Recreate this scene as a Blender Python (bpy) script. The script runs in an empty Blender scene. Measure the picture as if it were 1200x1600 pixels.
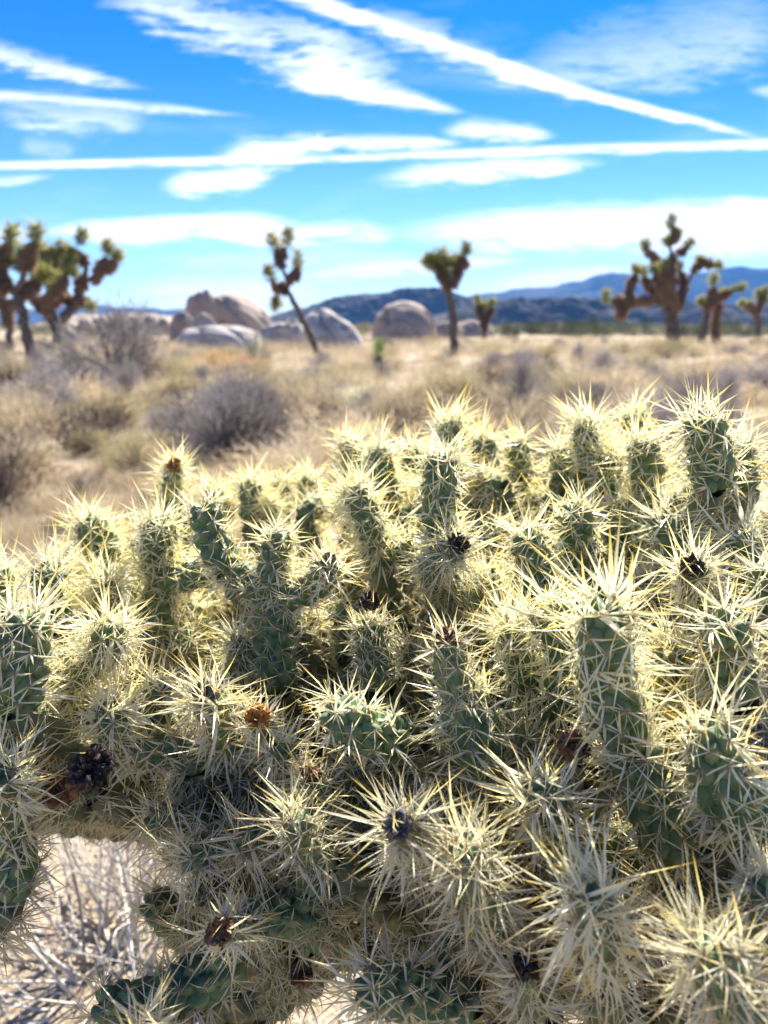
import bpy, math, random
import numpy as np
from mathutils import Vector

R = math.radians
scene = bpy.context.scene
COL = scene.collection

# ------------------------------------------------------------------ camera
FPX, CU, CV = 1155.0, 600.0, 800.0          # focal length and centre in photo pixels (1200 x 1600)
PITCH = math.atan(292.0 / FPX)
CAM = np.array([0.0, 0.0, 1.10])
FW = np.array([0.0, math.cos(PITCH), -math.sin(PITCH)])
UP = np.array([0.0, math.sin(PITCH), math.cos(PITCH)])
RT = np.array([1.0, 0.0, 0.0])
cam_d = bpy.data.cameras.new('camera')
cam = bpy.data.objects.new('camera', cam_d)
COL.objects.link(cam)
scene.camera = cam
cam.location = CAM
cam.rotation_euler = (math.pi / 2 - PITCH, 0, 0)
cam_d.sensor_fit = 'VERTICAL'
cam_d.sensor_height = 36.0
cam_d.sensor_width = 27.0
cam_d.lens = 36.0 * FPX / 1600.0
cam_d.clip_start = 0.02
cam_d.clip_end = 30000.0
cam_d.dof.use_dof = True
cam_d.dof.focus_distance = 0.47
cam_d.dof.aperture_fstop = 7.5

def ray(u, v):
    return FW + (u - CU) / FPX * RT + (CV - v) / FPX * UP
def at(u, v, d):
    return CAM + d * ray(u, v)
def atY(u, v, Y):
    r = ray(u, v)
    return CAM + r * (Y / r[1])
def ground_Y(v):
    r = ray(600, v)
    return -CAM[2] / r[2] * r[1]

# ------------------------------------------------------------------ world
SUN_EL, SUN_AZ = R(44), R(14)               # ahead of the camera, a little to the right
world = bpy.data.worlds.new('World')
scene.world = world
world.use_nodes = True
wt = world.node_tree
wn, wl = wt.nodes, wt.links
wn.clear()
def wm(op, a, b=None, c=None, clamp=False):
    n = wn.new('ShaderNodeMath'); n.operation = op; n.use_clamp = clamp
    for i, x in enumerate((a, b, c)):
        if x is None: continue
        if isinstance(x, (int, float)): n.inputs[i].default_value = x
        else: wl.new(x, n.inputs[i])
    return n.outputs[0]
def wss(x, lo, hi, a=0.0, b=1.0):
    n = wn.new('ShaderNodeMapRange'); n.interpolation_type = 'SMOOTHSTEP'
    wl.new(x, n.inputs[0])
    for i, q in enumerate((lo, hi, a, b)):
        if isinstance(q, (int, float)): n.inputs[i + 1].default_value = q
        else: wl.new(q, n.inputs[i + 1])
    return n.outputs[0]
sky = wn.new('ShaderNodeTexSky')
sky.sky_type = 'NISHITA'
sky.sun_disc = False
sky.sun_elevation = SUN_EL
sky.sun_rotation = SUN_AZ
sky.altitude = 1300
sky.air_density = 1.0
sky.dust_density = 0.4
sky.ozone_density = 2.5
hs = wn.new('ShaderNodeHueSaturation')
hs.inputs['Saturation'].default_value = 1.16
hs.inputs['Hue'].default_value = 0.497
wl.new(sky.outputs[0], hs.inputs['Color'])
tint = wn.new('ShaderNodeMix'); tint.data_type = 'RGBA'; tint.blend_type = 'MULTIPLY'
tint.inputs[0].default_value = 1.0
wl.new(hs.outputs[0], tint.inputs[6])
tc = wn.new('ShaderNodeTexCoord')
sp = wn.new('ShaderNodeSeparateXYZ')
wl.new(tc.outputs['Generated'], sp.inputs[0])
tg = wn.new('ShaderNodeMix'); tg.data_type = 'RGBA'
wl.new(wss(sp.outputs[2], 0.0, 0.34), tg.inputs[0])
tg.inputs[6].default_value = (0.72, 0.80, 0.98, 1)
tg.inputs[7].default_value = (0.02, 0.40, 0.82, 1)
wl.new(tg.outputs[2], tint.inputs[7])
yy = wm('MAXIMUM', sp.outputs[1], 0.05)
X = wm('DIVIDE', sp.outputs[0], yy)
Z = wm('DIVIDE', sp.outputs[2], yy)
def wnoise(sx, sz, scale, detail, rough, off, dist=0.0):
    cb = wn.new('ShaderNodeCombineXYZ')
    wl.new(wm('MULTIPLY', X, sx), cb.inputs[0])
    wl.new(wm('MULTIPLY', Z, sz), cb.inputs[1])
    cb.inputs[2].default_value = off
    n = wn.new('ShaderNodeTexNoise')
    n.inputs['Scale'].default_value = scale
    n.inputs['Detail'].default_value = detail
    n.inputs['Roughness'].default_value = rough
    n.inputs['Distortion'].default_value = dist
    wl.new(cb.outputs[0], n.inputs['Vector'])
    return n.outputs['Fac']
nA = wnoise(2.2, 9.0, 1.6, 5, 0.6, 1.3, 0.4)       # broad wisps
nB = wnoise(6.0, 26.0, 1.8, 4, 0.65, 7.7, 0.5)     # fine wisps
nD = wnoise(9.0, 60.0, 2.6, 4, 0.7, 11.7, 0.8)     # filaments
nC = wnoise(1.0, 4.0, 2.0, 3, 0.55, 3.1)
nA0 = wm('SUBTRACT', nA, 0.5)
nB0 = wm('SUBTRACT', nB, 0.5)
nD0 = wm('SUBTRACT', nD, 0.5)
def XZ(u, v):
    r = ray(u, v)
    return r[0] / r[1], r[2] / r[1]
STREAKS = [  # u0 v0 u1 v1  half-width at each end (px)  brightness  raggedness
    (-420, 268, 760, 243, 5, 6, 1.0, 0.3), (400, 250, 1760, 206, 6, 7, 1.0, 0.35),
    (250, -78, 1080, 198, 11, 7, 1.0, 0.7), (700, 92, 1235, 227, 8, 5, 1.05, 0.5),
    (520, 10, 900, 140, 22, 12, 0.45, 1.2), (120, -30, 620, 120, 26, 34, 0.55, 1.6),
    (400, 110, 740, 178, 18, 8, 1.0, 0.7), (440, 60, 660, 150, 30, 26, 0.6, 1.5),
    (-160, 55, 245, 142, 16, 8, 0.6, 1.1), (-160, 135, 420, 184, 9, 4, 0.7, 0.6),
    (-20, 165, 260, 188, 26, 14, 0.4, 1.2), (-160, 300, 110, 272, 8, 5, 0.6, 0.5),
    (240, 290, 440, 275, 16, 12, 1.0, 0.8), (320, 255, 580, 210, 26, 10, 0.95, 1.0),
    (500, 224, 740, 224, 11, 7, 0.9, 0.7), (560, 282, 970, 252, 15, 10, 0.9, 0.9),
    (680, 202, 880, 212, 14, 8, 0.85, 0.8), (560, 364, 1560, 344, 26, 28, 1.5, 0.45),
    (980, 380, 1500, 372, 16, 22, 1.3, 0.4), (20, 366, 500, 350, 13, 18, 1.4, 0.6),
    (330, 372, 640, 366, 10, 18, 0.9, 0.9), (440, 432, 840, 405, 13, 8, 1.3, 0.5),
    (180, 458, 520, 448, 20, 26, 0.9, 0.7), (740, 452, 1010, 420, 16, 9, 1.2, 0.6),
    (1100, 310, 1300, 334, 8, 10, 0.9, 0.4), (760, 118, 1300, 30, 30, 46, 0.3, 0.9),
    (1160, 140, 1300, 150, 8, 8, 0.4, 0.6), (200, 408, 700, 402, 12, 12, 0.35, 0.8),
    (-60, 370, 60, 362, 20, 14, 0.6, 0.6), (20, 225, 130, 232, 14, 10, 0.25, 1.0),
]
total = None
for (u0, v0, u1, v1, w0, w1, amp, rag) in STREAKS:
    a = XZ(u0, v0); b = XZ(u1, v1)
    dx, dz = b[0] - a[0], b[1] - a[1]
    L = math.hypot(dx, dz); ex, ez = dx / L, dz / L
    # s along, t across
    s = wm('ADD', wm('MULTIPLY_ADD', X, ex / L, -(a[0] * ex + a[1] * ez) / L), wm('MULTIPLY', Z, ez / L))
    t = wm('ADD', wm('MULTIPLY_ADD', X, -ez, (a[0] * ez - a[1] * ex)), wm('MULTIPLY', Z, ex))
    w = wm('MULTIPLY_ADD', s, (w1 - w0) / FPX, w0 / FPX)
    w = wm('MULTIPLY', w, wm('MULTIPLY', wss(s, -0.02, 0.30, 0.35, 1.0), wss(s, 1.02, 0.70, 0.35, 1.0)))
    w = wm('MAXIMUM', w, 3.0 / FPX)
    q = wm('DIVIDE', t, w)
    q = wm('MULTIPLY_ADD', nA0, rag * 2.2, q)
    q = wm('MULTIPLY_ADD', nB0, rag * 2.4, q)
    q = wm('MULTIPLY_ADD', nD0, rag * 2.2 + 0.5, q)
    body = wss(wm('ABSOLUTE', q), 0.0, 1.65, amp * 1.2, 0.0)
    s2 = wm('MULTIPLY_ADD', nA0, 0.25 * rag, s)
    body = wm('MULTIPLY', body, wss(s2, 0.0, 0.30))
    body = wm('MULTIPLY', body, wss(s2, 1.0, 0.72))
    total = body if total is None else wm('ADD', wm('MAXIMUM', total, body), wm('MULTIPLY', wm('MINIMUM', total, body), 0.25))
fil = wss(wm('MULTIPLY_ADD', nD, 0.45, wm('MULTIPLY', nB, 0.6)), 0.36, 0.62, 0.30, 1.2)
total = wm('MULTIPLY', total, fil)
veil = wm('MULTIPLY', wss(nA, 0.52, 0.80, 0.0, 0.35), wss(Z, 0.02, 0.2, 1.0, 0.4))
total = wm('MAXIMUM', total, veil)
total = wm('MULTIPLY', total, wss(sp.outputs[1], 0.05, 0.2))
total = wm('MULTIPLY', total, wss(Z, 0.0, 0.03))
total = wm('MINIMUM', total, 1.0)
cl = wn.new('ShaderNodeMix'); cl.data_type = 'RGBA'
wl.new(total, cl.inputs[0])
wl.new(tint.outputs[2], cl.inputs[6])
cl.inputs[7].default_value = (7.0, 7.2, 7.3, 1)
bg = wn.new('ShaderNodeBackground')
bg.inputs['Strength'].default_value = 0.061
wl.new(cl.outputs[2], bg.inputs['Color'])
wo = wn.new('ShaderNodeOutputWorld')
wl.new(bg.outputs[0], wo.inputs['Surface'])
world.cycles.sampling_method = 'MANUAL'
world.cycles.sample_map_resolution = 512

# ------------------------------------------------------------------ sun and exposure
sd = bpy.data.lights.new('sun', 'SUN')
sd.energy = 5.0
sd.angle = R(0.5)
sd.color = (1.0, 0.95, 0.87)
sun = bpy.data.objects.new('sun', sd)
COL.objects.link(sun)
S = Vector((math.sin(SUN_AZ) * math.cos(SUN_EL), math.cos(SUN_AZ) * math.cos(SUN_EL), math.sin(SUN_EL)))
sun.rotation_euler = S.to_track_quat('Z', 'Y').to_euler()
sun.location = (0, 0, 20)
scene.view_settings.view_transform = 'Standard'
scene.view_settings.look = 'None'
scene.view_settings.gamma = 1
scene.view_settings.exposure = 1.86
scene.render.engine = 'CYCLES'
scene.cycles.use_denoising = True
scene.cycles.max_bounces = 6
scene.cycles.diffuse_bounces = 4
scene.cycles.glossy_bounces = 2
scene.cycles.transmission_bounces = 4
scene.cycles.volume_bounces = 0
scene.cycles.caustics_reflective = False
scene.cycles.sample_clamp_indirect = 6.0

# ------------------------------------------------------------------ materials
def mat(name, build):
    m = bpy.data.materials.new(name)
    m.use_nodes = True
    nt = m.node_tree
    nt.nodes.clear()
    out = nt.nodes.new('ShaderNodeOutputMaterial')
    sh = build(nt)
    nt.links.new(sh, out.inputs['Surface'])
    return m
def N(nt, t, **kw):
    n = nt.nodes.new(t)
    for k, v in kw.items(): setattr(n, k, v)
    return n
def principled(nt, col, rough=0.7, spec=0.4, bump=None):
    p = N(nt, 'ShaderNodeBsdfPrincipled')
    if isinstance(col, tuple): p.inputs['Base Color'].default_value = (*col, 1)
    else: nt.links.new(col, p.inputs['Base Color'])
    p.inputs['Roughness'].default_value = rough
    p.inputs['Specular IOR Level'].default_value = spec
    if bump is not None: nt.links.new(bump, p.inputs['Normal'])
    return p.outputs[0]
def ramp(nt, fac, stops, interp='LINEAR'):
    r = N(nt, 'ShaderNodeValToRGB')
    r.color_ramp.interpolation = interp
    e = r.color_ramp.elements
    while len(e) < len(stops): e.new(0.5)
    for i, (p, c) in enumerate(stops):
        e[i].position = p; e[i].color = (*c, 1)
    nt.links.new(fac, r.inputs[0])
    return r.outputs[0]
def noise(nt, scale, detail=4, rough=0.55, coord='Object', vec=None, dist=0.0):
    n = N(nt, 'ShaderNodeTexNoise')
    n.inputs['Scale'].default_value = scale
    n.inputs['Detail'].default_value = detail
    n.inputs['Roughness'].default_value = rough
    n.inputs['Distortion'].default_value = dist
    if vec is None:
        t = N(nt, 'ShaderNodeTexCoord'); vec = t.outputs[coord]
    nt.links.new(vec, n.inputs['Vector'])
    return n.outputs['Fac']
def mixc(nt, fac, a, b, mode='MIX'):
    m = N(nt, 'ShaderNodeMix', data_type='RGBA', blend_type=mode)
    for i, x in ((0, fac), (6, a), (7, b)):
        if isinstance(x, (int, float)): m.inputs[i].default_value = x
        elif isinstance(x, tuple): m.inputs[i].default_value = (*x, 1)
        else: nt.links.new(x, m.inputs[i])
    return m.outputs[2]
def attr(nt, name='data'):
    a = N(nt, 'ShaderNodeAttribute', attribute_name=name)
    s = N(nt, 'ShaderNodeSeparateColor')
    nt.links.new(a.outputs['Color'], s.inputs[0])
    return s.outputs[0], s.outputs[1], s.outputs[2]
def bumpn(nt, h, strength, dist):
    b = N(nt, 'ShaderNodeBump')
    b.inputs['Strength'].default_value = strength
    b.inputs['Distance'].default_value = dist
    nt.links.new(h, b.inputs['Height'])
    return b.outputs[0]
def thin(nt, col, trans, rough=0.5, spec=0.4, tcol=None):
    p = principled(nt, col, rough, spec)
    t = N(nt, 'ShaderNodeBsdfTranslucent')
    c2 = tcol if tcol is not None else col
    if isinstance(c2, tuple): t.inputs[0].default_value = (*c2, 1)
    else: nt.links.new(c2, t.inputs[0])
    m = N(nt, 'ShaderNodeMixShader'); m.inputs[0].default_value = trans
    nt.links.new(p, m.inputs[1]); nt.links.new(t.outputs[0], m.inputs[2])
    return m.outputs[0]

def b_spine(nt):
    t, rnd, age_shade = attr(nt)
    young = ramp(nt, t, [(0.0, (0.42, 0.30, 0.20)), (0.10, (0.84, 0.81, 0.73)), (0.45, (0.90, 0.86, 0.62)),
                         (0.68, (0.90, 0.74, 0.28)), (1.0, (0.80, 0.50, 0.06))])
    pale = ramp(nt, t, [(0.0, (0.50, 0.42, 0.33)), (0.12, (0.87, 0.86, 0.82)), (0.80, (0.88, 0.85, 0.68)), (1.0, (0.76, 0.55, 0.16))])
    old_shaded = ramp(nt, t, [(0.0, (0.10, 0.07, 0.05)), (0.15, (0.52, 0.48, 0.42)), (0.7, (0.58, 0.52, 0.40)), (1.0, (0.46, 0.31, 0.13))])  # dull tan of old spines, also painted in for canopy shade
    c = mixc(nt, ramp(nt, rnd, [(0.20, (0, 0, 0)), (0.6, (1, 1, 1))]), young, pale)
    c = mixc(nt, age_shade, c, old_shaded)
    return thin(nt, c, 0.46, 0.30, 0.7, mixc(nt, 1.0, c, (1.0, 0.96, 0.60), 'MULTIPLY'))
M_SPINE = mat('spine sheath', b_spine)

def b_stem(nt):
    near, age_shade, h = attr(nt)
    n1 = noise(nt, 35, 4)
    n2 = noise(nt, 240, 3)
    g = ramp(nt, n1, [(0.25, (0.055, 0.110, 0.055)), (0.55, (0.105, 0.180, 0.072)), (0.8, (0.190, 0.240, 0.085))])
    g = mixc(nt, ramp(nt, n2, [(0.45, (0, 0, 0)), (0.8, (0.5, 0.5, 0.5))]), g, (0.10, 0.125, 0.075))
    n4 = noise(nt, 62, 5, 0.7)
    g = mixc(nt, ramp(nt, n4, [(0.60, (0, 0, 0)), (0.72, (0.7, 0.7, 0.7))]), g, (0.20, 0.15, 0.085))
    g = mixc(nt, age_shade, g, mixc(nt, n1, (0.10, 0.075, 0.045), (0.24, 0.19, 0.12)))
    g = mixc(nt, ramp(nt, h, [(0.0, (0.75, 0.75, 0.75)), (0.35, (0, 0, 0))]), g, (0.022, 0.032, 0.012))  # shade between the tubercles painted as darker creases
    g = mixc(nt, near, g, mixc(nt, n2, (0.22, 0.11, 0.06), (0.48, 0.28, 0.13)))
    b = bumpn(nt, n2, 0.35, 0.001)
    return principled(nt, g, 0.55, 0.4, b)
M_STEM = mat('cholla skin', b_stem)

def b_fruit(c1, c2, c3):
    def f(nt):
        n = noise(nt, 260, 5, 0.65)
        c = ramp(nt, n, [(0.3, c1), (0.5, c2), (0.72, c3)])
        return principled(nt, c, 0.85, 0.2, bumpn(nt, n, 1.0, 0.003))
    return f
M_FR_BLACK = mat('black dried fruit', b_fruit((0.014, 0.010, 0.010), (0.050, 0.034, 0.028), (0.20, 0.14, 0.10)))
M_FR_GREY = mat('grey dried fruit', b_fruit((0.035, 0.03, 0.035), (0.11, 0.095, 0.10), (0.30, 0.25, 0.20)))
M_FR_ORANGE = mat('orange dried fruit', b_fruit((0.14, 0.04, 0.015), (0.42, 0.16, 0.03), (0.66, 0.36, 0.10)))
M_FR_BROWN = mat('brown dried fruit', b_fruit((0.06, 0.025, 0.015), (0.19, 0.09, 0.05), (0.36, 0.22, 0.13)))

def b_plant(cols, trans=0.3):
    def f(nt):
        t, rnd, k = attr(nt)
        n = len(cols)
        c = ramp(nt, rnd, [(i / (n - 1), cols[i]) for i in range(n)])
        oi = N(nt, 'ShaderNodeObjectInfo')
        hsn = N(nt, 'ShaderNodeHueSaturation')
        mr = N(nt, 'ShaderNodeMapRange')
        nt.links.new(oi.outputs['Random'], mr.inputs[0])
        mr.inputs[3].default_value = 0.78; mr.inputs[4].default_value = 1.22
        nt.links.new(mr.outputs[0], hsn.inputs['Value'])
        nt.links.new(c, hsn.inputs['Color'])
        return thin(nt, hsn.outputs[0], trans, 0.7, 0.2)
    return f
M_STRAW = mat('straw scrub', b_plant([(0.32, 0.23, 0.15), (0.52, 0.41, 0.26), (0.64, 0.54, 0.37), (0.46, 0.38, 0.24)], 0.35))
M_GREY = mat('grey scrub', b_plant([(0.14, 0.12, 0.12), (0.26, 0.23, 0.22), (0.40, 0.36, 0.33), (0.22, 0.19, 0.17)], 0.25))
M_DARK = mat('dark scrub', b_plant([(0.035, 0.025, 0.025), (0.085, 0.060, 0.052), (0.16, 0.12, 0.10), (0.06, 0.045, 0.04)], 0.2))
M_OLIVE = mat('olive scrub', b_plant([(0.20, 0.16, 0.08), (0.34, 0.28, 0.15), (0.44, 0.38, 0.22), (0.36, 0.28, 0.17)], 0.35))
M_ORANGEGRASS = mat('orange dry brush', b_plant([(0.34, 0.19, 0.09), (0.52, 0.32, 0.16), (0.62, 0.44, 0.24)], 0.35))
M_EVERGREEN = mat('dark evergreen', b_plant([(0.02, 0.035, 0.015), (0.05, 0.07, 0.03), (0.09, 0.11, 0.05)], 0.15))
M_FARSCRUB = mat('far green scrub', b_plant([(0.07, 0.07, 0.035), (0.13, 0.13, 0.065), (0.30, 0.26, 0.16), (0.20, 0.17, 0.10)], 0.2))
M_YUCCA = mat('yucca green', b_plant([(0.15, 0.16, 0.045), (0.29, 0.29, 0.09), (0.46, 0.43, 0.20)], 0.5))
M_YUCCA_BRIGHT = mat('young yucca green', b_plant([(0.09, 0.16, 0.04), (0.16, 0.26, 0.06), (0.26, 0.34, 0.10)], 0.35))
M_THATCH = mat('dead yucca leaves', b_plant([(0.18, 0.11, 0.07), (0.36, 0.24, 0.15), (0.52, 0.38, 0.26)], 0.4))
M_TWIG = mat('pale dead twig', b_plant([(0.30, 0.26, 0.22), (0.52, 0.47, 0.40), (0.66, 0.61, 0.53)], 0.0))
M_PALECHOLLA = mat('pale far cholla', b_plant([(0.42, 0.40, 0.20), (0.68, 0.64, 0.42), (0.80, 0.76, 0.55)], 0.4))

def b_bark(nt):
    n = noise(nt, 9, 5, 0.65)
    c = ramp(nt, n, [(0.3, (0.06, 0.05, 0.045)), (0.55, (0.15, 0.12, 0.10)), (0.8, (0.25, 0.20, 0.155))])
    return principled(nt, c, 0.9, 0.2, bumpn(nt, n, 0.8, 0.05))
M_BARK = mat('joshua bark', b_bark)

def b_rock(c1, c2, c3):
    def f(nt):
        n = noise(nt, 0.9, 6, 0.6)
        n2 = noise(nt, 14, 4, 0.6)
        c = ramp(nt, n, [(0.3, c1), (0.52, c2), (0.75, c3)])
        c = mixc(nt, 0.25, c, ramp(nt, n2, [(0.3, (0.14, 0.11, 0.10)), (0.7, (0.6, 0.52, 0.45))]))
        return principled(nt, c, 0.9, 0.2, bumpn(nt, n2, 0.5, 0.06))
    return f
M_ROCK = mat('pink granite', b_rock((0.23, 0.175, 0.135), (0.38, 0.295, 0.23), (0.52, 0.42, 0.33)))
M_ROCKPALE = mat('pale granite', b_rock((0.32, 0.285, 0.255), (0.48, 0.43, 0.385), (0.62, 0.56, 0.50)))

def b_ground(nt):
    tcn = N(nt, 'ShaderNodeTexCoord')
    v = tcn.outputs['Object']
    a = noise(nt, 0.5, 5, 0.6, vec=v)
    b = noise(nt, 9, 5, 0.65, vec=v)
    c = noise(nt, 120, 4, 0.6, vec=v)
    col = ramp(nt, a, [(0.3, (0.26, 0.205, 0.135)), (0.55, (0.36, 0.295, 0.20)), (0.8, (0.47, 0.395, 0.28))])
    col = mixc(nt, ramp(nt, b, [(0.42, (0, 0, 0)), (0.66, (0.8, 0.8, 0.8))]), col, (0.22, 0.165, 0.12))
    col = mixc(nt, ramp(nt, c, [(0.5, (0, 0, 0)), (0.72, (0.7, 0.7, 0.7))]), col, (0.62, 0.51, 0.39))
    h = N(nt, 'ShaderNodeMath', operation='MULTIPLY_ADD')
    nt.links.new(b, h.inputs[0]); h.inputs[1].default_value = 3.0; nt.links.new(c, h.inputs[2])
    return principled(nt, col, 0.95, 0.15, bumpn(nt, h.outputs[0], 0.7, 0.012))
M_GROUND = mat('desert sand', b_ground)

def b_hill(c1, c2, c3, sc):
    def f(nt):
        n = noise(nt, sc, 7, 0.68)
        c = ramp(nt, n, [(0.35, c1), (0.52, c2), (0.68, c3)])
        return principled(nt, c, 0.95, 0.1)
    return f
M_HILL = mat('rocky hill', b_hill((0.010, 0.011, 0.013), (0.024, 0.023, 0.024), (0.17, 0.13, 0.11), 0.05))  # shaded dark base and highlight streaks painted into the rock colour
M_MOUNT = mat('far mountain', b_hill((0.012, 0.016, 0.022), (0.02, 0.024, 0.03), (0.04, 0.042, 0.045), 0.008))  # part of the blue distance haze is put into this rock colour

# ------------------------------------------------------------------ mesh helpers
def mesh_np(name, V, F, data=None, smooth=True):
    """V (n,3), F (m,3) or (m,4) int, data (n,3) -> point colour attribute 'data'"""
    me = bpy.data.meshes.new(name)
    V = np.ascontiguousarray(V, dtype=np.float32)
    if not isinstance(F, (list, tuple)): F = [F]
    F = [np.ascontiguousarray(f, dtype=np.int32) for f in F if len(f)]
    loops = np.concatenate([f.ravel() for f in F])
    counts = np.concatenate([np.full(len(f), f.shape[1], dtype=np.int32) for f in F])
    starts = np.concatenate([[0], np.cumsum(counts)[:-1]]).astype(np.int32)
    me.vertices.add(len(V)); me.vertices.foreach_set('co', V.ravel())
    me.loops.add(len(loops)); me.loops.foreach_set('vertex_index', loops)
    me.polygons.add(len(counts)); me.polygons.foreach_set('loop_start', starts)
    me.update(calc_edges=True)
    me.polygons.foreach_set('use_smooth', np.full(len(counts), smooth, dtype=bool))
    if data is not None:
        a = me.attributes.new('data', 'FLOAT_COLOR', 'POINT')
        d = np.ones((len(V), 4), dtype=np.float32); d[:, :3] = data
        a.data.foreach_set('color', d.ravel())
    me.validate()
    return me
def obj(name, me, m, parent=None):
    o = bpy.data.objects.new(name, me)
    if m is not None and me is not None and not me.materials: me.materials.append(m)
    COL.objects.link(o)
    if parent is not None: o.parent = parent
    return o
def tag(o, label=None, cat=None, group=None, kind=None):
    if label: o['label'] = label
    if cat: o['category'] = cat
    if group: o['group'] = group
    if kind: o['kind'] = kind
    return o
def empty(name, loc):
    o = bpy.data.objects.new(name, None)
    o.empty_display_size = 0.05
    o.location = loc
    COL.objects.link(o)
    return o
def norm(a):
    return a / np.maximum(np.linalg.norm(a, axis=-1, keepdims=True), 1e-9)
def perp(d):
    ref = np.where(np.abs(d[..., 2:3]) < 0.9, np.array([0, 0, 1.0]), np.array([1.0, 0, 0]))
    a = norm(np.cross(d, ref))
    return a, np.cross(d, a)

def blades(P, D, L, W, rnd, third, rng, vee=True, bend=0.0):
    """folded blades: P start, D unit direction, L length, W half width -> V, F, data(t, rnd, third)"""
    n = len(P)
    a, b = perp(D)
    ang = rng.random(n) * 2 * np.pi
    s = a * np.cos(ang)[:, None] + b * np.sin(ang)[:, None]
    t = np.cross(D, s)
    L = L[:, None]; W = W[:, None]
    if vee:
        k = 0.75
        v = np.stack([P + s * W * 0.5, P + t * W * 0.5 * k, P - s * W * 0.5,
                      P + D * L * 0.4 + s * W, P + D * L * 0.4 + t * W * k, P + D * L * 0.4 - s * W,
                      P + D * L + (s + t) * L * (bend * rng.normal(size=n))[:, None]], axis=1)
        base = (np.arange(n) * 7)[:, None]
        q = np.array([[0, 1, 4, 3], [1, 2, 5, 4]])
        tr = np.array([[3, 4, 6], [4, 5, 6]])
        F = [(base[:, None] + q[None]).reshape(-1, 4), (base[:, None] + tr[None]).reshape(-1, 3)]
        tt = np.array([0, 0, 0, 0.4, 0.4, 0.4, 1.0])
        m = 7
    else:
        v = np.stack([P + s * W, P - s * W, P + D * L - s * W * 0.35, P + D * L + s * W * 0.35], axis=1)
        base = (np.arange(n) * 4)[:, None]
        F = [(base[:, None] + np.array([[0, 1, 2, 3]])[None]).reshape(-1, 4)]
        tt = np.array([0, 0, 1.0, 1.0])
        m = 4
    data = np.zeros((n, m, 3))
    data[..., 0] = tt[None]
    data[..., 1] = rnd[:, None]
    data[..., 2] = third[:, None] if hasattr(third, '__len__') else third
    return v.reshape(-1, 3), F, data.reshape(-1, 3)

class Acc:
    """collects pieces into one mesh"""
    def __init__(s): s.V = []; s.T = []; s.Q = []; s.D = []; s.n = 0
    def add(s, V, F, D):
        if not isinstance(F, (list, tuple)): F = [F]
        for f in F:
            if len(f) == 0: continue
            (s.T if f.shape[1] == 3 else s.Q).append(f + s.n)
        s.V.append(V); s.D.append(D if D is not None else np.zeros((len(V), 3))); s.n += len(V)
    def mesh(s, name, smooth=True):
        F = []
        if s.Q: F.append(np.concatenate(s.Q))
        if s.T: F.append(np.concatenate(s.T))
        return mesh_np(name, np.concatenate(s.V), F, np.concatenate(s.D), smooth)

def tube(pts, rad, nth=8, rough=0.0, rng=None):
    """swept tube through pts (k,3) with radii (k,)"""
    pts = np.asarray(pts, float); rad = np.asarray(rad, float)
    k = len(pts)
    T = norm(np.gradient(pts, axis=0))
    a = perp(T[:1])[0][0]
    V = []
    th = np.linspace(0, 2 * np.pi, nth, endpoint=False)
    for i in range(k):
        a = a - T[i] * np.dot(a, T[i]); a = a / np.linalg.norm(a)
        b = np.cross(T[i], a)
        r = rad[i] * (1 + (rough * (rng.random(nth) - 0.5) if rng is not None else 0))
        V.append(pts[i] + np.outer(np.cos(th) * r, a) + np.outer(np.sin(th) * r, b))
    V = np.concatenate(V + [pts[:1] - T[:1] * rad[0] * 0.3, pts[-1:] + T[-1:] * rad[-1] * 0.5])
    i = np.arange(k - 1)[:, None] * nth; j = np.arange(nth)[None]; j2 = (j + 1) % nth
    Q = np.stack([i + j, i + j2, i + nth + j2, i + nth + j], -1).reshape(-1, 4)
    j = np.arange(nth); j2 = (j + 1) % nth
    c0 = k * nth
    T0 = np.stack([np.full(nth, c0), j2, j], -1)
    o = (k - 1) * nth
    T1 = np.stack([np.full(nth, c0 + 1), o + j, o + j2], -1)
    return V, [Q, np.concatenate([T0, T1])]
def smooth_path(P, k):
    """Catmull-Rom resample of control points"""
    P = np.asarray(P, float)
    if len(P) == 2:
        t = np.linspace(0, 1, k)[:, None]
        return P[0] * (1 - t) + P[1] * t
    Q = np.vstack([2 * P[0] - P[1], P, 2 * P[-1] - P[-2]])
    out = []
    m = len(P) - 1
    for s in np.linspace(0, m, k):
        i = min(int(s), m - 1); f = s - i
        p0, p1, p2, p3 = Q[i], Q[i + 1], Q[i + 2], Q[i + 3]
        out.append(0.5 * (2 * p1 + (p2 - p0) * f + (2 * p0 - 5 * p1 + 4 * p2 - p3) * f * f + (3 * p1 - p0 - 3 * p2 + p3) * f ** 3))
    return np.array(out)

# ------------------------------------------------------------------ ground, hills, mountains
def ground_h(x, y):
    return (0.035 * np.sin(x * 0.9 + 1.3) * np.sin(y * 0.7) + 0.02 * np.sin(x * 2.3 + y * 1.9)
            + 0.012 * np.sin(x * 6.1 - y * 4.3))
gx = np.sign(np.linspace(-1, 1, 241)) * (np.abs(np.linspace(-1, 1, 241)) ** 4.2) * 6100
gyl = np.linspace(-1, 1, 321)
gy = np.sign(gyl) * (np.abs(gyl) ** 4.2) * 6100
GX, GY = np.meshgrid(gx, gy)
fade = np.clip(1 - np.hypot(GX, GY) / 60.0, 0, 1)
GZ = ground_h(GX, GY) * fade
i, j = np.meshgrid(np.arange(320), np.arange(240), indexing='ij')
F = np.stack([i * 241 + j, i * 241 + j + 1, (i + 1) * 241 + j + 1, (i + 1) * 241 + j], -1).reshape(-1, 4)
g = obj('ground', mesh_np('ground', np.stack([GX, GY, GZ], -1).reshape(-1, 3), F), M_GROUND)
tag(g, kind='structure')

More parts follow.
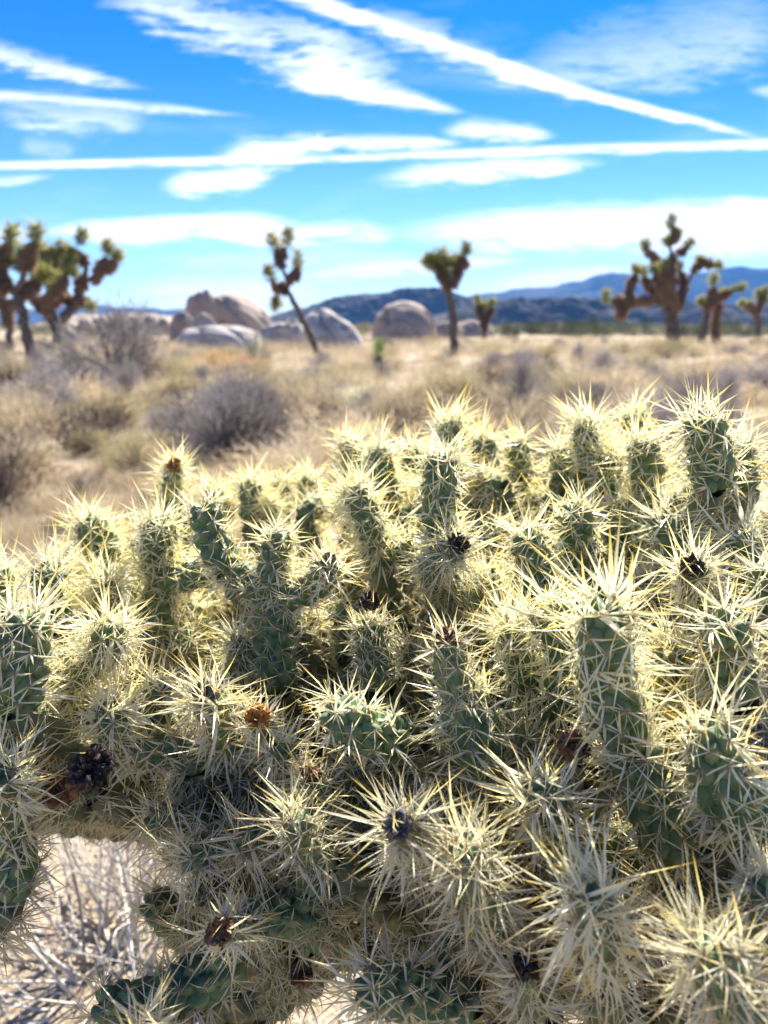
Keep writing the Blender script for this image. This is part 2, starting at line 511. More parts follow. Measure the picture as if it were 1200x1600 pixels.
def vnoise(x, y, seed, octaves=5, rough=0.55):
    """smooth value noise"""
    rg = np.random.default_rng(seed)
    tab = rg.random((64, 64))
    out = np.zeros_like(x, float); amp = 1.0; tot = 0
    for o in range(octaves):
        xi = np.floor(x).astype(int); yi = np.floor(y).astype(int)
        fx = x - xi; fy = y - yi
        fx = fx * fx * (3 - 2 * fx); fy = fy * fy * (3 - 2 * fy)
        a = tab[xi % 64, yi % 64]; b = tab[(xi + 1) % 64, yi % 64]
        c = tab[xi % 64, (yi + 1) % 64]; d = tab[(xi + 1) % 64, (yi + 1) % 64]
        out += amp * ((a * (1 - fx) + b * fx) * (1 - fy) + (c * (1 - fx) + d * fx) * fy)
        tot += amp; amp *= rough; x = x * 2.03 + 17.1; y = y * 2.03 + 5.7
    return out / tot
def ridge(name, Y, depth, prof, m, seed, rough, cell):
    """a range of hills at distance Y whose skyline follows prof [(u, v)]"""
    us = np.array([p[0] for p in prof], float); vs = np.array([p[1] for p in prof], float)
    xs_c = np.array([atY(u, v, Y)[0] for u, v in prof]); zs_c = np.array([atY(u, v, Y)[2] for u, v in prof])
    nx, ny = 420, 60
    x = np.linspace(xs_c[0], xs_c[-1], nx); y = np.linspace(-1, 1, ny)
    XX, YY = np.meshgrid(x, y)
    H = np.interp(XX, xs_c, zs_c)
    prof_y = np.clip(1 - np.abs(YY) ** 1.15, 0, 1)
    n = vnoise(XX / cell, (YY * depth) / cell, seed)
    rid = 1 - np.abs(vnoise(XX / cell * 1.3 + 9, YY * depth / cell * 0.8, seed + 5) * 2 - 1)
    Zs = H * prof_y * (1 - rough * (1 - prof_y) * 1.5 * (1 - rid)) + H * rough * (n - 0.5) * np.clip(prof_y * 2.5, 0, 1)
    edge = np.clip(np.minimum(XX - x[0], x[-1] - XX) / (0.04 * (x[-1] - x[0])), 0, 1)
    sk = (vnoise(XX / (cell * 0.35), YY * 3 + 4, seed + 9, 5, 0.6) - 0.5) * 0.16 * H.max()
    Zs = Zs + sk * np.clip(prof_y * 2, 0, 1)
    Zs = Zs * edge - 0.6
    V = np.stack([XX, Y + YY * depth, Zs], -1).reshape(-1, 3)
    i, j = np.meshgrid(np.arange(ny - 1), np.arange(nx - 1), indexing='ij')
    F = np.stack([i * nx + j, i * nx + j + 1, (i + 1) * nx + j + 1, (i + 1) * nx + j], -1).reshape(-1, 4)
    o = obj(name, mesh_np(name, V, F), m)
    return tag(o, kind='structure')
ridge('mountains', 4200, 330, [(-900, 490), (-300, 480), (0, 486), (130, 476), (220, 484), (300, 478), (420, 490), (560, 484), (700, 470), (760, 458),
      (800, 450), (860, 443), (900, 438), (960, 432), (1000, 431), (1060, 424), (1130, 417), (1200, 414), (1400, 420), (2100, 450)], M_MOUNT, 3, 0.22, 420)
ridge('hills', 1500, 75, [(400, 506), (440, 489), (480, 478), (520, 463), (560, 455), (600, 452), (625, 448), (660, 451), (700, 453), (740, 463), (790, 478), (860, 492), (940, 503)],
      M_HILL, 11, 0.30, 90)
ridge('hills', 1150, 48, [(620, 506), (720, 480), (780, 466), (840, 463), (900, 460), (960, 468), (1040, 472), (1120, 470), (1200, 476), (1400, 470), (1700, 500)],
      M_HILL, 23, 0.34, 60)
ridge('hills', 260, 30, [(60, 505), (110, 494), (150, 487), (190, 486), (240, 490), (290, 494), (330, 503)], M_ROCK, 31, 0.8, 7)

# ------------------------------------------------------------------ boulders
def boulder(label, u0, u1, vtop, Y, m, seed, shape=(1, 1), group=None, depth=0.8, parts=None, skew=0.0):
    rg = np.random.default_rng(seed)
    a = atY(u0, 508, Y)[0]; b = atY(u1, 508, Y)[0]
    hz = atY(600, vtop, Y)[2]
    import bmesh
    bm = bmesh.new(); bmesh.ops.create_icosphere(bm, subdivisions=5, radius=1.0)
    V = np.array([v.co[:] for v in bm.verts])
    F = np.array([[v.index for v in f.verts] for f in bm.faces]); bm.free()
    n = vnoise(V[:, 0] * 1.1 + 7 + seed, V[:, 1] * 1.1 + V[:, 2] * 0.9 + 9, seed, 3, 0.45)
    n2 = vnoise(V[:, 0] * 2.6 + 3, V[:, 2] * 2.6 + V[:, 1] * 2 + 3, seed + 1, 4, 0.5)
    crease = np.abs(vnoise(V[:, 0] * 1.4 + V[:, 2] + 3, V[:, 1] * 1.4 + 5, seed + 2, 2) * 2 - 1)
    r = 1 + 0.45 * (n - 0.5) + 0.10 * (n2 - 0.5) - 0.14 * np.exp(-(crease / 0.05) ** 2)
    V = V * r[:, None]
    V = np.sign(V) * np.abs(V) ** shape[0]
    V[:, 0] += skew * V[:, 2]
    V[:, 0] = (V[:, 0] - V[:, 0].min()) / np.ptp(V[:, 0]) * 2 - 1
    V[:, 2] = V[:, 2] / V[:, 2].max()
    w = (b - a) / 2
    V = V * np.array([w, w * depth, hz + 0.05])
    V[:, 2] = np.maximum(V[:, 2], -0.4)
    o = obj('boulder', mesh_np('boulder', V, F), m)
    o.location = ((a + b) / 2, Y, -0.05)
    return tag(o, label, 'boulder', group)
boulder('tall upright rounded boulder left of the sloping one', 288, 345, 452, 47, M_ROCK, 5, (0.85, 1))
boulder('big tan boulder sloping down to the right', 328, 440, 458, 45, M_ROCK, 8, (0.9, 1), skew=-0.35)
boulder('low pale dome boulder in front of the tan ones', 270, 408, 508, 33, M_ROCKPALE, 3, (0.9, 1))
boulder('flat dark-shaded boulder behind the leaning joshua tree', 395, 500, 503, 42, M_ROCKPALE, 13)
boulder('pale slanting boulder just right of the leaning joshua tree', 472, 580, 482, 36, M_ROCKPALE, 17, (0.9, 1), skew=-0.4)
boulder('round grey boulder standing before the blue hills', 580, 682, 470, 50, M_ROCK, 21, (0.8, 1))
boulder('small orange tan boulder left of the slim joshua tree', 674, 725, 502, 60, M_ROCK, 25)
boulder('long low boulder behind the slim joshua tree', 700, 775, 500, 72, M_ROCK, 29)
boulder('small pale boulder beside the crooked joshua trunk on the left', 96, 122, 512, 34, M_ROCKPALE, 33)
boulder('small broken boulder under the tall upright boulder', 262, 312, 486, 43, M_ROCK, 37)
boulder('pinkish ledge boulder wedged between the two tall boulders', 296, 342, 488, 41, M_ROCKPALE, 41)

for q, (u0, u1, vt, Y) in enumerate([(118, 150, 498, 95), (140, 178, 494, 100), (170, 200, 493, 92), (196, 222, 494, 98), (216, 250, 495, 90), (244, 268, 497, 84), (262, 292, 497, 80), (150, 170, 497, 82), (186, 206, 498, 78), (440, 470, 498, 85)]):
    boulder('small tan boulder in the low rocky ridge behind the grey shrub and dome', u0, u1, vt, Y, M_ROCK, 50 + q, group='small boulders of the low rocky ridge')
# ------------------------------------------------------------------ Joshua trees
def leaf_head(acc, p, d, length, rad, n, rng, blade):
    p = p + d / np.linalg.norm(d) * blade * 0.5
    """rosette of stiff blades round the last stretch of a limb"""
    d = d / np.linalg.norm(d)
    s = rng.random(n) ** 0.7
    P = p[None] - d[None] * (length * (1 - s))[:, None]
    rnd = norm(rng.normal(size=(n, 3)))
    side = norm(rnd - (rnd @ d)[:, None] * d[None])
    up = np.where(s > 0.85, rng.random(n) * 1.6, 0.15 + 0.5 * rng.random(n))
    D = norm(side + d[None] * up[:, None])
    P = P + side * rad * 0.5 * rng.random((n, 1))
    v, f, dd = blades(P, D, blade * (0.5 + 0.9 * rng.random(n)), np.full(n, blade * 0.05), rng.random(n), 0.0, rng)
    acc.add(v, f, dd)
def thatch(acc, pts, rad, n, rng, blade):
    """dead leaves folded back along a limb"""
    pts = np.asarray(pts)
    i = rng.integers(0, len(pts) - 1, n); f = rng.random(n)[:, None]
    P = pts[i] * (1 - f) + pts[i + 1] * f
    T = norm(pts[i + 1] - pts[i])
    rnd = norm(rng.normal(size=(n, 3)))
    side = norm(rnd - (rnd * T).sum(1)[:, None] * T)
    D = norm(side * 0.8 - T * 0.9 + np.array([0, 0, -0.3]))
    v, ff, dd = blades(P + side * rad * 0.6, D, blade * (0.6 + 0.5 * rng.random(n)), np.full(n, blade * 0.08), rng.random(n), 0.0, rng)
    acc.add(v, ff, dd)
def joshua(label, Y, limbs, heads, seed, blade=0.22, name='joshua_tree', cat='joshua tree', thick=1.0, group=None, leafm=None, nhead=230):
    """limbs: ([(u, v, dY)...], r0, r1, thatched); heads: (u, v, dirx, dirz, length)"""
    rng = np.random.default_rng(seed)
    b = limbs[0][0][0]
    base = atY(b[0], b[1], Y); base[2] = 0.0
    root = empty(name, base)
    tag(root, label, cat, group)
    wood = Acc(); th = Acc(); nth_ = 0
    for pts, r0, r1, that in limbs:
        P = np.array([atY(u, v, Y + dy) for u, v, dy in pts]) - base
        if pts is limbs[0][0]: P[0][2] = -0.1
        k = 5 * len(P)
        path = smooth_path(P, k)
        path[1:-1] += rng.normal(size=(k - 2, 3)) * r0 * 0.10
        v, f = tube(path, np.linspace(r0, r1, k) * thick * (0.72 if that > .5 else 0.95), 10, 0.35, rng)
        wood.add(v, f, None)
        if that:
            thatch(th, path[int(k * (1 - that)):], r1, int(1700 * that * max(1, len(P) / 2)), rng, blade * 1.5); nth_ += 1
    obj('trunk', wood.mesh('trunk'), M_BARK, root)
    if nth_: obj('dead_leaves', th.mesh('dead_leaves', False), M_THATCH, root)
    for (u, v, dx, dz, ln, dy) in heads:
        p = atY(u, v, Y + dy) - base
        acc = Acc()
        leaf_head(acc, p, np.array([dx, rng.normal() * 0.2, dz]), ln * 1.35, 0.07, nhead, rng, blade * 1.4)
        obj('leaf_cluster', acc.mesh('leaf_cluster', False), leafm or M_YUCCA, root)
    return root
joshua('leaning joshua tree at the left edge with a bare dark trunk', 20.5,
       [([(53, 568, 0), (42, 520, 0), (34, 485, 0), (22, 452, 0)], 0.17, 0.12, 0),
        ([(24, 458, 0), (10, 440, .1), (2, 415, .2), (14, 378, .2)], 0.10, 0.07, .6),
        ([(24, 455, 0), (36, 432, -.1), (46, 400, 0), (55, 378, 0)], 0.09, 0.06, .5),
        ([(24, 456, 0), (0, 444, 0), (-24, 430, 0)], 0.10, 0.08, .6),
        ([(30, 470, 0), (45, 450, .3), (62, 436, .5)], 0.08, 0.07, .6)],
       [(18, 366, .1, 1, .45, .2), (56, 364, .1, 1, .5, 0), (5, 398, -.5, .8, .4, .2), (-30, 420, -.8, .5, .4, 0), (38, 398, .3, .8, .35, .1), (70, 428, .8, .5, .35, .5), (30, 410, -.1, .9, .4, .3)], 1)
joshua('crooked many-armed joshua tree second from left, arms reaching right', 33,
       [([(92, 535, 0), (88, 512, 0), (80, 498, 0), (70, 486, 0)], 0.26, 0.20, 0),
        ([(88, 512, 0), (104, 492, 0), (118, 474, 0), (124, 450, 0), (132, 432, 0)], 0.24, 0.17, .2),
        ([(132, 434, 0), (134, 412, 0), (122, 392, 0)], 0.12, 0.08, .4),
        ([(124, 396, 0), (108, 392, 0), (98, 388, .3)], 0.08, 0.07, .6),
        ([(132, 438, 0), (148, 434, 0), (158, 418, 0), (166, 402, 0)], 0.15, 0.10, .7),
        ([(158, 420, 0), (172, 416, 0), (180, 405, 0)], 0.10, 0.08, .8),
        ([(72, 488, 0), (58, 470, .4), (50, 450, .6), (62, 425, .6)], 0.18, 0.12, .8),
        ([(100, 470, 0), (86, 450, .3), (76, 430, .3), (84, 406, .3)], 0.16, 0.10, .8),
        ([(84, 500, 0), (74, 470, -.6), (92, 452, -.8), (104, 430, -.8)], 0.16, 0.10, .8),
        ([(118, 474, 0), (96, 462, .8), (84, 470, 1.2), (66, 462, 1.4)], 0.14, 0.10, .9),
        ([(122, 468, 0), (134, 476, 0)], 0.09, 0.07, .5)],
       [(128, 368, .2, 1, .5, 0), (168, 384, .05, 1, .55, 0), (184, 398, .3, 1, .5, 0), (98, 384, -.5, .8, .6, .3), (86, 396, .1, 1, .6, .3),
        (72, 408, -.2, 1, .7, .6), (104, 412, .3, .9, .6, -.8), (80, 420, .6, .7, .6, .2), (60, 420, -.4, .8, .5, .8), (138, 478, .9, .2, .35, 0), (92, 404, .4, .9, .6, 0), (66, 392, 0, 1, .5, .5), (78, 398, -.5, .8, .6, .3), (112, 398, .1, 1, .6, -.4), (98, 428, .7, .6, .6, .6), (52, 408, -.3, 1, .6, .8), (66, 432, -.6, .6, .6, .5), (90, 442, .6, .6, .6, -.8), (116, 424, -.3, .9, .5, .2)], 2, blade=0.26)
joshua('brown shaggy joshua trunk cut off by the left edge behind the leaning one', 36,
       [([(16, 540, 0), (12, 500, 0), (4, 470, 0), (-14, 440, 0)], 0.24, 0.18, .7),
        ([(8, 485, 0), (26, 468, 0), (40, 455, .2)], 0.16, 0.12, .9)],
       [(-18, 425, -.2, 1, .6, 0), (48, 446, .6, .8, .5, 0)], 3, blade=0.26)
joshua('thin joshua tree leaning left near the middle with five small tufts', 25.5,
       [([(501, 558, 0), (484, 522, 0), (466, 485, 0), (448, 452, 0)], 0.13, 0.085, 0),
        ([(448, 454, 0), (449, 436, 0), (440, 418, 0), (438, 400, 0)], 0.08, 0.06, .2),
        ([(438, 402, 0), (431, 388, 0)], 0.06, 0.05, .6), ([(438, 402, 0), (446, 386, 0)], 0.06, 0.05, .6),
        ([(449, 438, 0), (460, 430, 0), (464, 416, 0)], 0.07, 0.06, .7),
        ([(448, 453, 0), (436, 451, 0), (431, 460, 0)], 0.06, 0.06, .7),
        ([(434, 451, 0), (424, 440, 0)], 0.04, 0.04, .3)],
       [(426, 374, -.3, 1, .5, 0), (450, 368, .2, 1, .45, 0), (465, 403, .1, 1, .5, 0), (431, 474, 0, -1, .35, 0), (420, 424, -.2, 1, .4, 0)], 4, blade=0.2)
joshua('slim upright joshua tree with one bushy fork right of the round boulder', 27,
       [([(709, 557, 0), (709, 520, 0), (706, 480, 0), (700, 448, 0)], 0.16, 0.14, 0),
        ([(701, 450, 0), (692, 430, 0), (682, 418, 0)], 0.12, 0.09, .8),
        ([(702, 450, 0), (712, 432, 0), (720, 415, 0), (727, 402, 0)], 0.11, 0.08, .8),
        ([(696, 436, 0), (694, 418, .3)], 0.1, 0.08, .8)],
       [(676, 404, -.4, 1, .5, 0), (690, 397, -.05, 1, .6, .1), (728, 390, .35, 1, .5, 0), (712, 408, .2, 1, .4, .2), (684, 412, -.3, 1, .45, .4), (700, 412, .1, 1, .4, -.2), (668, 410, -.6, .8, .35, 0)], 5, blade=0.22)
joshua('huge dense joshua tree on the right with brown shaggy limbs', 42,
       [([(1052, 541, 0), (1051, 510, 0), (1046, 482, 0)], 0.42, 0.32, 0),
        ([(1048, 490, 0), (1030, 472, 0), (1004, 470, 0), (975, 471, 0), (956, 468, 0)], 0.26, 0.16, .6),
        ([(975, 470, 0), (972, 486, 0), (964, 502, 0)], 0.15, 0.10, .95),
        ([(985, 470, 0), (984, 450, 0), (994, 428, 0)], 0.15, 0.12, .95),
        ([(1046, 484, 0), (1040, 450, .5), (1030, 420, .5), (1022, 402, .4), (1010, 390, .2)], 0.26, 0.10, .85),
        ([(1048, 484, 0), (1050, 450, -.5), (1048, 415, -.4), (1050, 395, 0)], 0.24, 0.12, .85),
        ([(1050, 396, 0), (1046, 380, 0), (1056, 368, 0), (1051, 352, 0)], 0.09, 0.07, .5),
        ([(1050, 396, 0), (1066, 392, 0), (1074, 386, 0)], 0.08, 0.07, .5),
        ([(1050, 490, 0), (1062, 470, 0), (1068, 445, .4), (1062, 425, .5)], 0.24, 0.14, .9),
        ([(1064, 462, 0), (1076, 440, 0), (1086, 420, 0), (1102, 410, 0), (1116, 416, 0)], 0.10, 0.07, .5),
        ([(1040, 470, .4), (1018, 452, .8), (1006, 432, .8)], 0.22, 0.14, .95),
        ([(1044, 470, -.6), (1030, 446, -1), (1024, 428, -1)], 0.22, 0.14, .95),
        ([(1056, 480, -.3), (1044, 440, -1.2), (1038, 422, -1.2)], 0.22, 0.14, .95)],
       [(1008, 382, -.2, 1, .5, .2), (1049, 343, .1, 1, .55, 0), (1077, 380, .4, .9, .5, 0), (1056, 366, .5, .6, .4, 0), (1044, 376, -.5, .7, .4, 0), (947, 460, -.3, 1, .6, 0), (1120, 414, .6, .5, .4, 0),
        (994, 420, -.1, 1, .5, 0), (1005, 424, -.3, 1, .5, .8), (1022, 420, 0, 1, .5, -1), (1038, 412, .1, 1, .5, -1.2), (1060, 416, .1, 1, .5, .5), (1094, 408, -.2, .7, .4, 0)], 6, blade=0.27)
joshua('medium joshua tree with an arm stretched right beside the huge one', 45,
       [([(1095, 540, 0), (1101, 510, 0), (1108, 480, 0), (1114, 462, 0)], 0.24, 0.17, .3),
        ([(1114, 464, 0), (1114, 448, 0)], 0.16, 0.13, .9),
        ([(1112, 472, 0), (1128, 462, 0), (1145, 453, 0)], 0.17, 0.12, .9),
        ([(1108, 486, 0), (1100, 478, 0)], 0.1, 0.09, .5),
        ([(1118, 535, .5), (1120, 500, .5), (1124, 470, .4)], 0.2, 0.18, .95)],
       [(1115, 436, 0, 1, .5, 0), (1157, 449, 1, .25, .6, 0), (1097, 472, -.3, 1, .4, 0), (1130, 458, .6, .8, .4, 0)], 7, blade=0.27)
joshua('joshua tree at the right edge with short bushy arms', 58,
       [([(1186, 522, 0), (1184, 500, 0), (1182, 484, 0)], 0.24, 0.2, 0),
        ([(1183, 492, 0), (1172, 480, 0), (1163, 478, 0)], 0.16, 0.12, .8),
        ([(1183, 488, 0), (1190, 470, 0), (1193, 462, 0)], 0.16, 0.12, .8)],
       [(1160, 474, -.7, .7, .6, 0), (1172, 476, -.1, 1, .6, 0), (1196, 454, .2, 1, .7, 0), (1186, 458, -.3, 1, .6, 0), (1205, 466, .8, .6, .6, 0)], 8, blade=0.3)
joshua('small far joshua tree right of the slim upright one', 55,
       [([(757, 532, 0), (757, 510, 0), (756, 495, 0)], 0.2, 0.17, .5),
        ([(756, 500, 0), (749, 484, 0), (748, 476, 0)], 0.15, 0.12, .9),
        ([(757, 500, 0), (765, 488, 0), (767, 480, 0)], 0.15, 0.12, .9)],
       [(746, 466, -.2, 1, .7, 0), (768, 472, .1, 1, .6, 0), (756, 478, 0, 1, .5, 0)], 9, blade=0.28)
joshua('small bright green young yucca on a thin stalk', 17.5,
       [([(594, 592, 0), (593, 575, 0), (592, 556, 0)], 0.03, 0.03, .4)],
       [(592, 538, 0, 1, .42, 0)], 10, blade=0.12, name='yucca', cat='yucca', leafm=M_YUCCA_BRIGHT, nhead=240)

# ------------------------------------------------------------------ scrub
def shrub_meshes(seed, n, Rr, H, m, stems=40, spread=1.0):
    rng = np.random.default_rng(seed)
    foliage = Acc()
    # clumped twigs through a lumpy dome
    nc = 26
    c = norm(rng.normal(size=(nc, 3))); c[:, 2] = np.abs(c[:, 2]) * 0.9 + 0.1
    c *= (0.45 + 0.5 * rng.random(nc))[:, None]
    k = rng.integers(0, nc, n)
    p = c[k] + rng.normal(size=(n, 3)) * 0.16
    p[:, 2] = np.abs(p[:, 2])
    D = norm(p * np.array([1, 1, .8]) + rng.normal(size=(n, 3)) * 0.45 + np.array([0, 0, 0.5]))
    P = p * np.array([Rr, Rr, H])
    v, f, d = blades(P, D, 0.03 + 0.09 * rng.random(n) * (Rr / 0.5), np.full(n, 0.0026) * (Rr / 0.5) * (0.7 + rng.random(n)), np.clip(0.5 * rng.random(n) + 0.5 * (k % 7) / 6, 0, 1), 0.0, rng, False)
    foliage.add(v, f, d)
    st = Acc()
    for q in range(stems):
        e = c[rng.integers(0, nc)] * np.array([Rr, Rr, H]) * (0.8 + 0.3 * rng.random())
        mid = e * 0.5 + rng.normal(size=3) * 0.05 * Rr; mid[2] = abs(mid[2])
        path = smooth_path([rng.normal(size=3) * np.array([.05, .05, 0]) * Rr, mid, e], 7)
        v, f = tube(path, np.linspace(0.008, 0.002, 7) * (Rr / 0.5), 4)
        dd = np.zeros((len(v), 3)); dd[:, 1] = rng.random()
        st.add(v, f, dd)
    return foliage.mesh('foliage', False), st.mesh('stems', True)
KIND = {
    'straw': (shrub_meshes(101, 2600, .5, .42, M_STRAW), M_STRAW, M_GREY),
    'straw2': (shrub_meshes(102, 3000, .5, .5, M_STRAW, 30), M_STRAW, M_GREY),
    'grey': (shrub_meshes(103, 3200, .5, .5, M_GREY, 70), M_GREY, M_GREY),
    'dark': (shrub_meshes(104, 1600, .5, .5, M_DARK, 110), M_DARK, M_DARK),
    'olive': (shrub_meshes(105, 3000, .5, .45, M_OLIVE), M_OLIVE, M_DARK),
    'orange': (shrub_meshes(106, 2400, .5, .3, M_ORANGEGRASS, 20), M_ORANGEGRASS, M_GREY),
    'ever': (shrub_meshes(107, 3000, .5, .7, M_EVERGREEN, 16), M_EVERGREEN, M_DARK),
    'pale': (shrub_meshes(108, 3600, .5, .6, M_PALECHOLLA, 24), M_PALECHOLLA, M_DARK),
}
def shrub(kind, x, y, w, h, label, group=None, rot=None, name='desert_shrub', cat='shrub'):
    (mf, ms), a, b = KIND[kind]
    e = empty(name, (x, y, -0.01))
    e.scale = (w, w, h); e.rotation_euler = (0, 0, rot if rot is not None else random.random() * 6.28)
    tag(e, label, cat, group)
    obj('foliage', mf, a, e); obj('stems', ms, b, e)
    return e
random.seed(5)
def shrub_px(kind, u, vbase, wpx, hpx, label, **kw):
    Y = ground_Y(vbase)
    p = atY(u, vbase, Y)
    d = Y / ray(u, vbase)[1]
    base_h = {'straw': .5, 'straw2': .58, 'grey': .58, 'dark': .58, 'olive': .52, 'orange': .36, 'ever': .8, 'pale': .7}[kind]
    return shrub(kind, p[0], Y, wpx / FPX * d / 1.12, hpx / FPX * d / base_h, label, **kw)
shrub_px('grey', 190, 592, 215, 118, 'big round grey leafless shrub left of the pale dome boulder')
shrub_px('dark', 375, 712, 190, 118, 'dark twiggy shrub with bare stems behind the white fluffy cholla tip')
shrub_px('dark', 285, 690, 120, 85, 'low dark brown shrub joined to the left side of the twiggy one')
shrub_px('grey', 380, 672, 190, 92, 'wide grey twiggy shrub standing behind the dark twiggy one')
shrub_px('dark', 620, 694, 120, 80, 'dark purple brown shrub below the young yucca')
shrub_px('olive', 700, 650, 170, 80, 'olive tan shrub between the young yucca and the cholla')
shrub_px('grey', 818, 655, 90, 110, 'tall thin grey shrub with upright sticks right of centre')
shrub_px('dark', 770, 690, 160, 66, 'low dark shrub peeking over the cholla right of centre')
shrub_px('dark', -10, 800, 170, 150, 'very dark shrub at the left edge beside the bare ground')
shrub_px('dark', 150, 672, 160, 62, 'low dark shrub below the straw brush on the left')
shrub_px('olive', 150, 712, 100, 50, 'small pale green shrub in the gap on the left')
shrub_px('olive', 215, 735, 150, 70, 'yellowish brush just above the cholla on the left')
shrub_px('pale', 402, 566, 46, 50, 'small pale round cholla before the pale dome boulder', name='cholla_cactus', cat='cactus')
shrub_px('orange', 340, 580, 160, 32, 'orange tinted dry brush below the pale dome boulder')
shrub_px('dark', 240, 600, 110, 44, 'small dark shrub right of the big grey leafless one')
shrub_px('straw2', 70, 632, 230, 52, 'broad straw shrub below the leaning joshua tree')
shrub_px('straw', 30, 690, 190, 90, 'big straw shrub at the left edge above the dark one')
shrub_px('straw', 480, 660, 170, 90, 'straw shrub filling the gap right of the dark twiggy one')
shrub_px('straw2', 940, 620, 190, 62, 'broad straw shrub below the huge joshua tree')
shrub_px('straw2', 1120, 610, 190, 60, 'broad pale shrub above the tallest cholla tip on the right')
shrub_px('straw', 1010, 640, 150, 50, 'low straw shrub just above the right cholla tips')
shrub_px('olive', 1040, 560, 110, 32, 'low greenish brush at the foot of the huge joshua tree')
shrub_px('pale', 560, 640, 110, 46, 'small pale brush left of the young yucca')
for (u, vb, w, h, lb) in [(795, 532, 34, 34, 'dark round evergreen bush right of the small far joshua tree'),
                          (925, 530, 70, 30, 'wide dark green bush left of the huge joshua tree'),
                          (1072, 530, 60, 32, 'dark green bush between the two big joshua trees'),
                          (1150, 528, 80, 26, 'dark green bush behind the medium joshua tree'),
                          (860, 524, 50, 22, 'small dark evergreen bush in the distance right of centre'),
                          (345, 545, 60, 32, 'dark green bush between the tall boulders and the dome'),
                          (78, 520, 40, 28, 'dark green bush behind the leaning joshua trunk')]:
    shrub_px('ever', u, vb, w, h, lb)
for q, (u, vb, w, h, k) in enumerate([(60, 800, 90, 40, 'straw'), (120, 770, 110, 40, 'dark'), (190, 762, 80, 34, 'straw'), (40, 745, 120, 50, 'olive'), (90, 835, 80, 36, 'dark'), (20, 850, 70, 40, 'straw'), (230, 790, 70, 30, 'dark')]):
    shrub_px(k, u, vb, w, h, 'low scrubby tuft on the brown ground at left between the dark shrub and the cholla', group='low tufts on the bare ground at left')
for q in range(26):
    u = [610, 640, 735, 745, 785, 812, 830, 850, 872, 890, 905, 915, 940, 962, 980, 1010, 1030, 1085, 1110, 1135, 1160, 1178, 1198, 230, 150, 455][q]
    Yb = [90, 110, 80, 120, 95, 105, 85, 130, 90, 75, 120, 95, 85, 110, 80, 120, 90, 75, 95, 110, 85, 120, 90, 90, 85, 100][q]
    p = atY(u, 520, Yb)
    shrub('ever', p[0], Yb, 2.6 + 1.6 * (q % 3), 1.5 + 0.6 * (q % 4), 'small dark evergreen in the distant line of bushes at the foot of the hills', group='distant line of dark evergreens', rot=q)
rs = random.Random(77)
made = []
def free(x, y, r):
    for (a, b, c) in made:
        if (a - x) ** 2 + (b - y) ** 2 < ((r + c) * 0.50) ** 2: return False
    made.append((x, y, r)); return True
GL = {'straw': 'small straw coloured shrub in the blurred desert field', 'straw2': 'taller straw coloured shrub in the blurred desert field',
      'grey': 'grey leafless shrub in the blurred desert field', 'dark': 'dark brown twiggy shrub in the blurred desert field', 'olive': 'olive tan shrub in the blurred desert field'}
cnt = 0; tries = 0
while cnt < 240 and tries < 9000:
    tries += 1
    Y = math.exp(rs.uniform(math.log(5.2), math.log(60)))
    x = rs.uniform(-0.62, 0.62) * Y
    if Y < 6.5 and x < -0.6 and rs.random() < 0.8: continue
    k = rs.choices(['straw', 'straw2', 'olive', 'grey', 'dark'], [.25, .18, .14, .25, .18])[0]
    w = rs.uniform(.6, 1.5); h = rs.uniform(.55, 1.25)
    if free(x, Y, w * .5):
        shrub(k, x, Y, w, h * 0.9, GL[k], group=GL[k].replace('small ', '').replace('taller ', 'tall ').replace('shrub', 'shrubs'), rot=rs.random() * 6.28); cnt += 1

cnt = 0
while cnt < 60:
    Y = math.exp(rs.uniform(math.log(4), math.log(50)))
    x = rs.choice((-1, 1)) * rs.uniform(0.62, 1.1) * Y
    k = rs.choices(['straw', 'straw2', 'olive', 'grey', 'dark'], [.28, .20, .14, .22, .16])[0]
    if free(x, Y, .5):
        shrub(k, x, Y, rs.uniform(.6, 1.5), rs.uniform(.5, 1.1), GL[k], group=GL[k].replace('small ', '').replace('taller ', 'tall ').replace('shrub', 'shrubs'), rot=rs.random() * 6.28); cnt += 1
# the countless rest: far scrub, near dry grass and litter
rng = np.random.default_rng(9)
acc = Acc()
n = 240000
Y = np.exp(rng.uniform(math.log(70), math.log(600), 4200)); Xc = rng.uniform(-1.2, 1.2, 4200) * Y
k = rng.integers(0, 4200, n)
sc = (0.4 + 1.0 * rng.random(4200) ** 2)[k] * np.clip(Y[k] / 120, 1, 3.0)
off = norm(rng.normal(size=(n, 3))) * (rng.random(n) ** 0.4)[:, None]; off[:, 2] = np.abs(off[:, 2])
P = np.stack([Xc[k], Y[k], np.zeros(n)], -1) + off * sc[:, None] * np.array([1, 1, 0.7])
D = norm(off + rng.normal(size=(n, 3)) * .5 + np.array([0, 0, .4]))
v, f, d = blades(P, D, 0.25 * sc, 0.035 * sc, np.clip(rng.random(n) * .6 + (k % 5) * .1, 0, 1), 0.0, rng, False)
acc.add(v, f, d)
o = obj('desert_scrub', acc.mesh('desert_scrub', False), M_FARSCRUB)
tag(o, 'far olive and tan scrub running to the foot of the hills', 'scrub', kind='stuff')
acc = Acc()
nt_ = 34000; per = 16
Yc = np.exp(rng.uniform(math.log(2.2), math.log(60), nt_)); Xc = rng.uniform(-1, 1, nt_) * (1.05 * Yc + 1.0)
pn = vnoise(Xc / 2.2 + 50, Yc / 2.2, 77, 2)
bare = (pn < 0.43) | (Yc < 5.5) & (Xc < -0.3 - 0.05 * Yc) & (rng.random(nt_) < 0.35)
Yc = Yc[~bare]; Xc = Xc[~bare]; nt_ = len(Yc)
k = np.repeat(np.arange(nt_), per); n = len(k)
s = np.clip(Yc / 14, 0.7, 2.2)[k]
